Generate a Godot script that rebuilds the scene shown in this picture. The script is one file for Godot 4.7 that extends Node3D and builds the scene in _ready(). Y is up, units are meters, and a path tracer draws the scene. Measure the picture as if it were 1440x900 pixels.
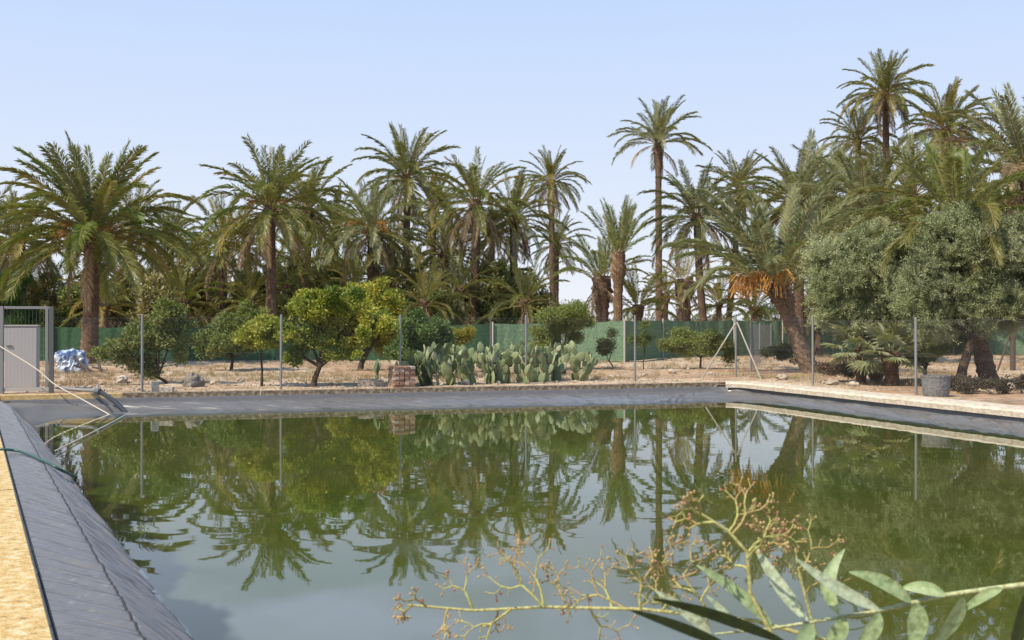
extends Node3D
# A lined irrigation pond in a date palm grove.  x right, y up, camera looks along -z.  Rim of the pond is y = 0.

const F := 1450.0      # focal length of the photograph in its own pixels (1440 x 900)
const HY := 458.0      # row of the horizon
const CH := 1.65       # eye height above the rim
const WY := -0.34      # water level
var rng := RandomNumberGenerator.new()
var noise := FastNoiseLite.new()
var M := {}
var used := {}
var fronds := []       # fronds[far or near][class][variant] -> ArrayMesh

# ------------------------------------------------------------------ helpers
func on_ground(px: float, py: float, y := 0.0) -> Vector3:
	var d := F * (CH - y) / (py - HY)
	return Vector3((px - 720.0) / F * d, y, -d)

func at(px: float, py: float, d: float) -> Vector3:
	return Vector3((px - 720.0) / F * d, CH - (py - HY) / F * d, -d)

func foot(px: float, d: float) -> Vector3:
	return Vector3((px - 720.0) / F * d, 0.0, -d)

func r(a: float, b: float) -> float:
	return rng.randf_range(a, b)

func lin(cr: float, cg: float, cb: float) -> Color:
	return Color(cr, cg, cb).linear_to_srgb()

func numbered(called: String) -> String:
	used[called] = used.get(called, -1) + 1
	return called if used[called] == 0 else "%s_%03d" % [called, used[called]]

func tag(o: Node, label := "", category := "", group := "", kind := "") -> Node:
	if label: o.set_meta("label", label)
	if category: o.set_meta("category", category)
	if group: o.set_meta("group", group)
	if kind: o.set_meta("kind", kind)
	return o

func thing(called: String, where: Vector3, label: String, category: String, group := "", turn := 0.0) -> Node3D:
	var o := Node3D.new()
	o.name = numbered(called)
	add_child(o)
	o.position = where
	o.rotation.y = turn
	tag(o, label, category, group)
	return o

func part(called: String, mesh: Mesh, m: Material, parent: Node, xf := Transform3D()) -> MeshInstance3D:
	var o := MeshInstance3D.new()
	o.name = called
	o.mesh = mesh
	if m: o.material_override = m
	o.transform = xf
	parent.add_child(o, true)
	return o

func top(called: String, mesh: Mesh, m: Material, where: Vector3, label: String, category: String, group := "", kind := "") -> MeshInstance3D:
	var o := MeshInstance3D.new()
	o.name = numbered(called)
	o.mesh = mesh
	o.material_override = m
	o.position = where
	add_child(o)
	tag(o, label, category, group, kind)
	return o

class Shape:
	var v := PackedVector3Array()
	var n := PackedVector3Array()
	var c := PackedColorArray()
	var t := PackedInt32Array()
	func tri(a: Vector3, b: Vector3, d: Vector3, col := Color.WHITE) -> void:
		var k := v.size()
		v.append(a); v.append(b); v.append(d)
		c.append(col); c.append(col); c.append(col)
		t.append(k); t.append(k + 1); t.append(k + 2)
	func quad(a: Vector3, b: Vector3, d: Vector3, e: Vector3, col := Color.WHITE) -> void:
		var k := v.size()
		v.append(a); v.append(b); v.append(d); v.append(e)
		c.append(col); c.append(col); c.append(col); c.append(col)
		t.append_array(PackedInt32Array([k, k + 1, k + 2, k, k + 2, k + 3]))
	func box(lo: Vector3, hi: Vector3, ch := 0.0, col := Color.WHITE) -> void:
		# a box with chamfered vertical and top edges
		var rings := [[lo.y, 0.0], [hi.y - ch, 0.0], [hi.y, ch]] if ch > 0.0 else [[lo.y, 0.0], [hi.y, 0.0]]
		var loops := []
		for q in rings:
			var i: float = q[1]
			var a := lo + Vector3(i, 0, i)
			var b := hi - Vector3(i, 0, i)
			var y: float = q[0]
			if ch > 0.0:
				loops.append([Vector3(a.x + ch, y, a.z), Vector3(b.x - ch, y, a.z), Vector3(b.x, y, a.z + ch), Vector3(b.x, y, b.z - ch), Vector3(b.x - ch, y, b.z), Vector3(a.x + ch, y, b.z), Vector3(a.x, y, b.z - ch), Vector3(a.x, y, a.z + ch)])
			else:
				loops.append([Vector3(a.x, y, a.z), Vector3(b.x, y, a.z), Vector3(b.x, y, b.z), Vector3(a.x, y, b.z)])
		for k in loops.size() - 1:
			var m: int = loops[k].size()
			for j in m:
				quad(loops[k][j], loops[k][(j + 1) % m], loops[k + 1][(j + 1) % m], loops[k + 1][j], col)
		for e in [loops[0], loops[loops.size() - 1]]:
			for j in range(1, e.size() - 1):
				tri(e[0], e[j], e[j + 1], col)
	func tube(pts: Array, radii: Array, sides := 6, col := Color.WHITE, closed := true) -> void:
		var k := v.size()
		var side := Vector3.RIGHT
		for i in pts.size():
			var d: Vector3 = (pts[mini(i + 1, pts.size() - 1)] - pts[maxi(i - 1, 0)]).normalized()
			if absf(d.dot(side)) > 0.9:
				side = Vector3.FORWARD if absf(d.z) < 0.8 else Vector3.UP
			side = (side - d * d.dot(side)).normalized()
			var up := d.cross(side)
			for j in sides:
				var a := TAU * j / sides
				v.append(pts[i] + (side * cos(a) + up * sin(a)) * radii[i])
				c.append(col)
		for i in pts.size() - 1:
			for j in sides:
				var a := k + i * sides + j
				var b := k + i * sides + (j + 1) % sides
				t.append_array(PackedInt32Array([a, b, b + sides, a, b + sides, a + sides]))
		if closed:
			for e in [k, k + (pts.size() - 1) * sides]:
				for j in range(1, sides - 1):
					t.append_array(PackedInt32Array([e, e + j, e + j + 1]))
	func smooth() -> void:
		n.resize(v.size())
		n.fill(Vector3.ZERO)
		for i in range(0, t.size(), 3):
			var f := (v[t[i + 2]] - v[t[i]]).cross(v[t[i + 1]] - v[t[i]])
			n[t[i]] += f; n[t[i + 1]] += f; n[t[i + 2]] += f
		for i in n.size():
			n[i] = n[i].normalized() if n[i].length_squared() > 1e-16 else Vector3.UP
	func flat() -> void:
		# every face keeps its own corners
		var v2 := PackedVector3Array(); var c2 := PackedColorArray(); var t2 := PackedInt32Array()
		for i in t.size():
			v2.append(v[t[i]]); c2.append(c[t[i]]); t2.append(i)
		v = v2; c = c2; t = t2
		smooth()
	func arrays() -> Array:
		if n.size() != v.size():
			flat()
		var a := []
		a.resize(Mesh.ARRAY_MAX)
		a[Mesh.ARRAY_VERTEX] = v
		a[Mesh.ARRAY_NORMAL] = n
		a[Mesh.ARRAY_COLOR] = c
		a[Mesh.ARRAY_INDEX] = t
		return a
	func mesh(m: Material = null, into: ArrayMesh = null) -> ArrayMesh:
		var o := into if into else ArrayMesh.new()
		o.add_surface_from_arrays(Mesh.PRIMITIVE_TRIANGLES, arrays())
		if m: o.surface_set_material(o.get_surface_count() - 1, m)
		return o

func mat(called: String, c: Color, rough := 0.8, spec := 0.4) -> StandardMaterial3D:
	var m := StandardMaterial3D.new()
	m.resource_name = called
	m.albedo_color = c
	m.roughness = rough
	m.metallic_specular = spec
	m.vertex_color_use_as_albedo = true
	m.cull_mode = BaseMaterial3D.CULL_DISABLED
	M[called] = m
	return m

func ramp(stops: Array) -> Gradient:
	var g := Gradient.new()
	var o := PackedFloat32Array(); var c := PackedColorArray()
	for s in stops:
		o.append(s[0]); c.append(s[1])
	g.offsets = o; g.colors = c
	return g

func noise_tex(size: int, freq: float, octaves: int, sd: int, g: Gradient = null, normal := 0.0, kind := FastNoiseLite.TYPE_SIMPLEX_SMOOTH) -> NoiseTexture2D:
	var t := NoiseTexture2D.new()
	var f := FastNoiseLite.new()
	f.noise_type = kind
	f.frequency = freq
	f.fractal_octaves = octaves
	f.seed = sd
	t.width = size; t.height = size; t.seamless = true
	t.noise = f
	if g: t.color_ramp = g
	if normal > 0.0:
		t.as_normal_map = true
		t.bump_strength = normal
	return t

func world_tex(m: StandardMaterial3D, tiles: float, color_tex: Texture2D, normal_tex: Texture2D = null, ns := 1.0) -> void:
	m.albedo_texture = color_tex
	if normal_tex:
		m.normal_enabled = true
		m.normal_texture = normal_tex
		m.normal_scale = ns
	m.uv1_triplanar = true
	m.uv1_world_triplanar = true
	m.uv1_scale = Vector3.ONE * tiles

# ------------------------------------------------------------------ setup
func set_camera_and_light() -> void:
	var cam := Camera3D.new()
	cam.name = "camera"
	cam.near = 0.05
	cam.far = 6000.0
	cam.fov = rad_to_deg(2.0 * atan(450.0 / F))
	add_child(cam)
	cam.position = Vector3(0, CH, 0)
	cam.rotation.x = atan((HY - 450.0) / F)
	var lens := CameraAttributesPhysical.new()
	lens.frustum_focal_length = 24.0 * F / 900.0
	lens.frustum_focus_distance = 30.0
	lens.frustum_near = 0.05
	lens.frustum_far = 6000.0
	lens.exposure_aperture = 26.0
	cam.attributes = lens
	cam.current = true
	var env := Environment.new()
	var sky := Sky.new()
	var sm := ProceduralSkyMaterial.new()
	sm.sky_top_color = lin(0.235, 0.42, 0.77)
	sm.sky_horizon_color = lin(0.68, 0.70, 0.735)
	sm.sky_curve = 0.25
	sm.ground_horizon_color = lin(0.45, 0.42, 0.38)
	sm.ground_bottom_color = lin(0.30, 0.26, 0.2)
	sm.sun_angle_max = 8.0
	sky.sky_material = sm
	env.background_mode = Environment.BG_SKY
	env.sky = sky
	env.tonemap_mode = Environment.TONE_MAPPER_LINEAR
	env.tonemap_exposure = 1.32
	env.sdfgi_enabled = true
	env.ssao_enabled = true
	env.ssil_enabled = true
	var we := WorldEnvironment.new()
	we.name = "environment"
	we.environment = env
	add_child(we)
	var sun := DirectionalLight3D.new()
	sun.name = "sun"
	sun.light_energy = 1.5
	sun.light_color = Color(1.0, 0.95, 0.86)
	sun.light_angular_distance = 0.6
	sun.shadow_enabled = true
	add_child(sun)
	sun.look_at_from_position(Vector3(-0.62, 1.0, 0.52) * 10.0, Vector3.ZERO)   # high over the camera's shoulder, to one side

func make_materials() -> void:
	var m: StandardMaterial3D
	# foliage
	for a in [["frond_green", 0.225, 0.240, 0.074], ["frond_olive", 0.268, 0.258, 0.090], ["frond_silver", 0.315, 0.330, 0.185], ["frond_dark", 0.155, 0.175, 0.070], ["frond_yellow", 0.370, 0.300, 0.095], ["frond_dry", 0.37, 0.285, 0.175], ["frond_fresh", 0.210, 0.258, 0.072]]:
		m = mat(a[0], lin(a[1], a[2], a[3]), 0.40, 0.5)
		m.backlight = Color(0.74, 0.78, 0.30) if a[0] != "frond_dry" else Color(0.2, 0.17, 0.1)
		m.backlight_enabled = true
	mat("rachis", lin(0.27, 0.20, 0.075), 0.6)
	mat("rachis_dry", lin(0.27, 0.18, 0.10), 0.7)
	mat("fruit_stalk", lin(0.44, 0.215, 0.045), 0.6)
	m = mat("leaf", Color.WHITE, 0.5, 0.45)
	m.backlight = Color(0.72, 0.78, 0.30); m.backlight_enabled = true
	m = mat("olive_leaf", Color.WHITE, 0.5, 0.45)
	m.backlight = Color(0.55, 0.6, 0.36); m.backlight_enabled = true
	m = mat("straw", Color.WHITE, 0.8)
	m.backlight = Color(0.3, 0.26, 0.15); m.backlight_enabled = true
	m = mat("cactus", Color.WHITE, 0.5, 0.4)
	world_tex(m, 2.4, noise_tex(256, 0.05, 4, 31, ramp([[0.0, Color(0.78, 0.8, 0.72)], [0.55, Color(0.97, 0.97, 0.95)], [0.72, Color(1, 1, 1)]])), noise_tex(256, 0.09, 3, 32, null, 3.0), 0.5)
	# bark
	m = mat("palm_bark", Color.WHITE, 0.9, 0.25)
	world_tex(m, 0.9, noise_tex(512, 0.02, 5, 41, ramp([[0.15, lin(0.33, 0.30, 0.28)], [0.5, lin(0.74, 0.70, 0.66)], [0.85, Color(1, 1, 1)]])), noise_tex(512, 0.04, 4, 42, null, 6.0), 1.0)
	m = mat("bark", lin(0.115, 0.085, 0.062), 0.9, 0.25)
	world_tex(m, 1.6, noise_tex(256, 0.03, 4, 43, ramp([[0.2, Color(0.6, 0.58, 0.55)], [0.8, Color(1, 1, 1)]])), noise_tex(256, 0.05, 4, 44, null, 6.0), 1.0)
	# ground
	m = mat("soil", Color.WHITE, 0.95, 0.2)
	world_tex(m, 0.16, noise_tex(1024, 0.012, 7, 51, ramp([[0.12, lin(0.52, 0.45, 0.38)], [0.4, lin(0.80, 0.76, 0.71)], [0.6, lin(0.92, 0.90, 0.88)], [0.8, Color(1, 1, 1)]])), noise_tex(1024, 0.03, 6, 52, null, 8.0), 1.0)
	m = mat("stone", Color.WHITE, 0.9, 0.3)
	world_tex(m, 1.3, noise_tex(256, 0.03, 5, 53, ramp([[0.15, lin(0.55, 0.52, 0.48)], [0.5, lin(0.85, 0.83, 0.8)], [0.8, Color(1, 1, 1)]])), noise_tex(256, 0.05, 4, 54, null, 5.0), 1.0)
	m = mat("ochre_concrete", Color.WHITE, 0.85, 0.3)
	world_tex(m, 1.1, noise_tex(512, 0.018, 6, 55, ramp([[0.10, lin(0.22, 0.15, 0.075)], [0.26, lin(0.44, 0.295, 0.12)], [0.5, lin(0.50, 0.35, 0.15)], [0.68, lin(0.53, 0.395, 0.19)], [0.86, lin(0.60, 0.51, 0.35)]])), noise_tex(512, 0.06, 4, 56, null, 4.0), 0.8)
	m = mat("grey_concrete", Color.WHITE, 0.85, 0.3)
	world_tex(m, 0.8, noise_tex(512, 0.02, 6, 57, ramp([[0.2, lin(0.17, 0.165, 0.165)], [0.8, lin(0.27, 0.265, 0.26)]])), noise_tex(512, 0.06, 4, 58, null, 4.0), 0.8)
	m = mat("pale_concrete", Color.WHITE, 0.9, 0.3)
	world_tex(m, 0.7, noise_tex(512, 0.014, 6, 59, ramp([[0.2, lin(0.36, 0.29, 0.21)], [0.5, lin(0.50, 0.425, 0.33)], [0.8, lin(0.58, 0.52, 0.42)]])), noise_tex(512, 0.05, 5, 60, null, 5.0), 0.8)
	m = mat("brown_concrete", Color.WHITE, 0.9, 0.3)
	world_tex(m, 0.9, noise_tex(512, 0.014, 6, 65, ramp([[0.2, lin(0.10, 0.075, 0.05)], [0.5, lin(0.19, 0.145, 0.10)], [0.75, lin(0.36, 0.29, 0.21)]])), noise_tex(512, 0.05, 5, 66, null, 5.0), 0.8)
	# liner
	m = mat("liner", Color.WHITE, 0.30, 0.5)
	world_tex(m, 0.7, noise_tex(1024, 0.012, 6, 61, ramp([[0.2, lin(0.112, 0.108, 0.107)], [0.6, lin(0.122, 0.117, 0.115)], [0.76, lin(0.132, 0.126, 0.122)], [0.9, lin(0.19, 0.18, 0.165)]])), noise_tex(1024, 0.06, 4, 62, null, 1.2), 0.25)
	mat("liner_edge", lin(0.035, 0.035, 0.038), 0.6)
	# water
	m = StandardMaterial3D.new()
	m.resource_name = "water"
	m.transparency = BaseMaterial3D.TRANSPARENCY_ALPHA
	m.albedo_color = Color(0.6, 0.7, 0.6, 0.02)
	m.roughness = 0.015
	m.normal_enabled = true
	m.normal_texture = ripple_texture()
	m.normal_scale = 0.0022
	m.uv1_triplanar = true
	m.uv1_world_triplanar = true
	m.uv1_scale = Vector3.ONE * 0.16
	M["water"] = m
	m = mat("silt", Color.WHITE, 1.0, 0.0)
	world_tex(m, 0.09, noise_tex(1024, 0.006, 6, 71, ramp([[0.2, lin(0.80, 0.85, 0.70)], [0.5, lin(0.9, 0.93, 0.85)], [0.8, Color(1, 1, 1)]])))
	# made things
	mat("galvanised", lin(0.23, 0.23, 0.23), 0.5, 0.5).metallic = 0.35
	mat("wire", lin(0.20, 0.20, 0.20), 0.6).metallic = 0.3
	mat("pale_paint", lin(0.38, 0.355, 0.315), 0.7)
	m = mat("cabinet_grey", lin(0.36, 0.345, 0.34), 0.55)
	mat("dark_steel", lin(0.10, 0.10, 0.105), 0.5)
	mat("black_plastic", lin(0.025, 0.025, 0.028), 0.35, 0.5)
	mat("green_hose", lin(0.03, 0.085, 0.065), 0.4, 0.5)
	mat("rope", lin(0.50, 0.44, 0.36), 0.9)
	m = mat("green_net", lin(0.062, 0.125, 0.070), 0.85, 0.2)
	world_tex(m, 0.5, noise_tex(512, 0.02, 5, 81, ramp([[0.2, Color(0.78, 0.82, 0.80)], [0.8, Color(1, 1, 1)]])))
	m.backlight = Color(0.3, 0.4, 0.3); m.backlight_enabled = true
	M["faded_net"] = m.duplicate()
	M.faded_net.albedo_color = lin(0.175, 0.255, 0.165)
	m = mat("tarp", Color.WHITE, 0.45, 0.5)
	m = mat("brick", Color.WHITE, 0.9, 0.25)
	world_tex(m, 2.0, noise_tex(256, 0.04, 4, 83, ramp([[0.2, Color(0.75, 0.73, 0.7)], [0.8, Color(1, 1, 1)]])), noise_tex(256, 0.08, 4, 84, null, 4.0), 0.8)
	mat("timber", lin(0.085, 0.062, 0.048), 0.85)
	mat("plaster", lin(0.62, 0.50, 0.45), 0.9)
	mat("white_paint", lin(0.75, 0.74, 0.72), 0.7)
	mat("glass_dark", lin(0.04, 0.05, 0.06), 0.1, 0.5)
	# the near twig
	m = mat("pepper_leaf", Color.WHITE, 0.5, 0.5)
	m.backlight = Color(0.5, 0.55, 0.4); m.backlight_enabled = true
	world_tex(m, 14.0, noise_tex(256, 0.03, 5, 91, ramp([[0.2, Color(0.74, 0.76, 0.70)], [0.5, Color(0.93, 0.94, 0.92)], [0.8, Color(1, 1, 1)]])), noise_tex(256, 0.05, 4, 92, null, 3.0), 0.5)
	m = mat("twig", Color.WHITE, 0.6)
	world_tex(m, 20.0, noise_tex(256, 0.04, 4, 93, ramp([[0.2, Color(0.72, 0.66, 0.55)], [0.6, Color(0.97, 0.96, 0.94)], [0.8, Color(1, 1, 1)]])))

func ripple_texture() -> ImageTexture:
	# normals of crossing ripples: many sines that fit the tile, flatter in one direction
	var s := 512
	var waves := []
	var g := RandomNumberGenerator.new()
	g.seed = 77
	for k in 46:
		var fx := g.randi_range(-9, 9)
		var fy := g.randi_range(3, 26)
		var l := sqrt(float(fx * fx + fy * fy))
		waves.append([fx, fy, g.randf() * TAU, 1.0 / pow(l, 0.55)])
	var patch := FastNoiseLite.new()
	patch.frequency = 0.008
	patch.seed = 5
	var im := Image.create(s, s, false, Image.FORMAT_RGB8)
	for y in s:
		for x in s:
			var dx := 0.0
			var dy := 0.0
			for w in waves:
				var a: float = cos(TAU * (w[0] * x + w[1] * y) / s + w[2]) * w[3]
				dx += a * w[0] / 26.0
				dy += a * w[1] / 26.0
			dx *= 0.5; dy *= 0.5
			var nn := Vector3(dx, dy, 1.0).normalized()
			im.set_pixel(x, y, Color(nn.x * 0.5 + 0.5, nn.y * 0.5 + 0.5, nn.z * 0.5 + 0.5))
	return ImageTexture.create_from_image(im)

# ------------------------------------------------------------------ pond
# sides in order: long bank beside the camera, far bank, the bank by the olives, near bank
var rim := PackedVector2Array()     # outer edge of the liner, x and depth
var wet := PackedVector2Array()     # waterline
var bank := PackedFloat32Array()    # 0 long bank, 1 far, 2 by the olives, 3 near; blends at corners

func corner_path(p: Array, radii: Array, counts: Array) -> PackedVector2Array:
	# closed polygon with rounded corners; counts[i] points on side i -> i+1, 14 on each corner
	var out := PackedVector2Array()
	var nn := p.size()
	for i in nn:
		var a: Vector2 = p[i]
		var b: Vector2 = p[(i + 1) % nn]
		var z: Vector2 = p[(i + nn - 1) % nn]
		var ra: float = radii[i]
		var rb: float = radii[(i + 1) % nn]
		var c0 := a + (z - a).normalized() * ra
		var c1 := a + (b - a).normalized() * ra
		for k in 14:
			var u := k / 14.0
			out.append(c0.lerp(a, u).lerp(a.lerp(c1, u), u))
		var s0 := c1
		var s1 := b + (a - b).normalized() * rb
		for k in counts[i]:
			out.append(s0.lerp(s1, float(k) / counts[i]))
	return out

func build_pond() -> void:
	# corners: near left, far left, far right, near right
	var outer := [Vector2(0.17, 0.5), Vector2(-12.25, 24.2), Vector2(6.5, 29.9), Vector2(14.0, 7.75)]
	var inner := [Vector2(0.98, 0.95), Vector2(-10.95, 23.1), Vector2(6.6, 27.75), Vector2(12.85, 7.9)]
	var cnt := [2200, 520, 360, 60]
	rim = corner_path(outer, [0.3, 0.3, 1.0, 1.5], cnt)
	wet = corner_path(inner, [0.4, 4.2, 1.9, 1.5], cnt)
	var nn := rim.size()
	# which bank: measured by the side index, blended over the corners
	bank.resize(nn)
	var k := 0
	for i in 4:
		for j in 14:
			bank[k] = float(i) - (1.0 - j / 14.0) if i > 0 else (j / 14.0 - 1.0)
			k += 1
		for j in cnt[i]:
			bank[k] = float(i)
			k += 1
	var cols := 34
	var sh := Shape.new()
	var wob := FastNoiseLite.new()
	wob.seed = 9; wob.frequency = 1.0; wob.fractal_octaves = 2
	var along := 0.0
	for i in nn:
		var a := rim[i]
		var b := wet[i]
		if i > 0: along += rim[i].distance_to(rim[i - 1])
		var side := bank[i]
		var left := clampf(1.0 - absf(side), 0.0, 1.0)
		for j in cols + 1:
			var u := lerpf(1.6 * pow(float(j) / cols, 1.7), 3.0 * j / cols, left)
			var p := a.lerp(b, u)
			var w := a.distance_to(b)
			var y := 0.0
			# the long bank: flat strip, then down to the water
			var yl := -0.045 - 0.012 * minf(u / 0.55, 1.0)
			if u > 0.52: yl -= (u - 0.52) / 0.48 * (-WY - 0.057)
			# the other banks: steep lip, then a shelf that runs into the water
			var scallop := wob.get_noise_2d(along * 0.8, 55.0)
			var lip := smoothstep(0.0, (0.035 if side < 1.5 else 0.06) * (1.0 + 0.7 * scallop), u)
			var yf := -0.105 - (0.145 + 0.03 * scallop) * lip - 0.09 * u * u
			if side > 1.5: yf = -0.02 - 0.235 * lip - 0.085 * u * u
			y = lerpf(yf, yl, left)
			if u > 1.0: y -= (u - 1.0) * (0.55 if left < 0.5 else 0.6)
			# folds and sags
			var fade := smoothstep(0.0, 0.12, u)
			var f1 := wob.get_noise_2d(along * 2.6 + u * 0.6, u * w * 0.45)
			var f2 := wob.get_noise_2d(along * 7.0 - u * w * 2.2, u * w * 0.7 + 40.0)
			var f3 := wob.get_noise_2d(along * 0.55, u * w * 0.8 + 90.0)
			var ridge := 1.0 - absf(f2) * 2.0
			if left > 0.5:
				# quilted: pillows of air between sharp creases that run from the kerb to the water
				var n1 := wob.get_noise_2d(along * 2.3 + 0.35 * f3 + 0.25 * u * w, u * w * 0.22 + 17.0)
				var n2 := wob.get_noise_2d(along * 6.5 - 0.4 * u * w, u * w * 0.5 + 27.0)
				y += fade * (0.034 * pow(absf(n1), 0.6) + 0.012 * pow(absf(n2), 0.6) + 0.010 * f3 - 0.012)
				if u > 0.52: y += 0.030 * wob.get_noise_2d(along * 2.4 - u * w * 3.2, 7.0) * smoothstep(0.52, 0.7, u)
				p += (b - a).normalized() * 0.10 * wob.get_noise_2d(along * 0.9, 3.0) * smoothstep(0.4, 0.9, u)
			else:
				y += fade * smoothstep(1.3, 0.9, u) * (0.030 * f1 + 0.016 * maxf(0.0, ridge) + 0.06 * f3)
			sh.v.append(Vector3(p.x, y, -p.y))
			# slime grows on the sheet where it is always wet; a chalky tide line just above
			var wetness := smoothstep(WY + 0.012, WY - 0.02, y + 0.012 * f2)
			var chalk := smoothstep(0.05, 0.02, absf(y - WY - 0.045 + 0.02 * f1)) * (0.25 + 0.5 * absf(f2))
			sh.c.append(Color.WHITE.lerp(Color(1.5, 1.46, 1.4), chalk).lerp(Color(0.20, 0.26, 0.12), wetness))
	for i in nn:
		var i2 := (i + 1) % nn
		for j in cols:
			var a := i * (cols + 1) + j
			var b := i2 * (cols + 1) + j
			sh.t.append_array(PackedInt32Array([a, b, b + 1, a, b + 1, a + 1]))
	sh.smooth()
	var liner := top("pond_liner", sh.mesh(), M.liner, Vector3.ZERO, "grey wrinkled plastic liner sloping into the green water", "pond liner", "", "structure")
	# welded seam along the flat strip of the long bank, and the hem of the sheet
	for q in [[0.515, 0.012, 0.011], [0.035, 0.016, 0.012]]:
		var st := Shape.new()
		for i in range(20, 14 + 2190):
			var p0 := rim[i].lerp(wet[i], q[0] - 0.012)
			var p1 := rim[i].lerp(wet[i], q[0] + 0.012)
			var q0 := rim[i + 1].lerp(wet[i + 1], q[0] - 0.012)
			var q1 := rim[i + 1].lerp(wet[i + 1], q[0] + 0.012)
			var j := int(q[0] / 3.0 * cols)
			var fr: float = q[0] / 3.0 * cols - j
			var h0 := lerpf(sh.v[i * (cols + 1) + j].y, sh.v[i * (cols + 1) + j + 1].y, fr)
			var h1 := lerpf(sh.v[(i + 1) * (cols + 1) + j].y, sh.v[(i + 1) * (cols + 1) + j + 1].y, fr)
			var a := Vector3(p0.x, h0 - 0.002, -p0.y); var b := Vector3(p1.x, h0 - 0.002, -p1.y)
			var e := Vector3(q0.x, h1 - 0.002, -q0.y); var f := Vector3(q1.x, h1 - 0.002, -q1.y)
			var m0 := (a + b) * 0.5 + Vector3(0, q[2], 0)
			var m1 := (e + f) * 0.5 + Vector3(0, q[2], 0)
			st.quad(a, e, m1, m0); st.quad(m0, m1, f, b)
		part("seam", st.mesh(), M.liner_edge, liner)
	# water sheet
	var ws := Shape.new()
	var mid := Vector2(1.0, 15.0)
	for i in nn:
		var p := rim[i].lerp(wet[i], 0.72)
		ws.v.append(Vector3(p.x, WY, -p.y)); ws.c.append(Color.WHITE)
	ws.v.append(Vector3(mid.x, WY, -mid.y)); ws.c.append(Color.WHITE)
	for i in nn:
		ws.t.append_array(PackedInt32Array([i, (i + 1) % nn, nn]))
	ws.smooth()
	top("water", ws.mesh(), M.water, Vector3.ZERO, "still green pond water mirroring the palms", "water", "", "structure")
	# silt and algae hanging in the water, with an uneven edge along the banks
	var ss := Shape.new()
	var rings := 40
	for i in nn:
		var p := rim[i].lerp(wet[i], 1.0)
		var inward := (mid - p).normalized()
		var left := clampf(1.0 - absf(bank[i]), 0.0, 1.0)
		var off := 0.04
		p += inward * off
		for j in rings:
			var u := pow(maxf(0.0, j - 1.0) / (rings - 2), 1.9)
			var q := p.lerp(mid, u)
			var y := WY - 0.055 - 0.10 * minf(u * 4.0, 1.0) + 0.02 * noise.get_noise_2d(q.x * 40.0, q.y * 40.0)
			if j == 0: y = -1.7
			# green algae, with grey silt stirred up near the long bank
			var g := smoothstep(-0.25, 0.35, noise.get_noise_2d(q.x * 9.0, q.y * 9.0 + 60.0))
			var grey := smoothstep(10.5, 6.0, q.y + 0.5 * absf(q.x + 1.0) + 3.5 * noise.get_noise_2d(q.x * 22.0, q.y * 22.0 + 160.0))
			var c := Color(0.050, 0.064, 0.008).lerp(Color(0.066, 0.070, 0.012), g).lerp(Color(0.130, 0.138, 0.130), grey)
			# long bank: light lost in clear water painted dark, up to the settled silt
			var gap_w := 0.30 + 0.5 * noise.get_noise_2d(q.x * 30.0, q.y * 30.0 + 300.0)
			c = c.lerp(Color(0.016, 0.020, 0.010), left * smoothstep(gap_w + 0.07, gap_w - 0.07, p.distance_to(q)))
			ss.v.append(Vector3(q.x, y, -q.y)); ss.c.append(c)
	for i in nn:
		var i2 := (i + 1) % nn
		for j in rings - 1:
			var a := i * rings + j
			var b := i2 * rings + j
			ss.t.append_array(PackedInt32Array([a, b, b + 1, a, b + 1, a + 1]))
	ss.smooth()
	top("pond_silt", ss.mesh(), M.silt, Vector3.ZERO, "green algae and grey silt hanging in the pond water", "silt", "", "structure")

func bank_point(i: int, u: float) -> Vector3:
	var p := rim[i].lerp(wet[i], u)
	return Vector3(p.x, 0.0, -p.y)

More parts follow.
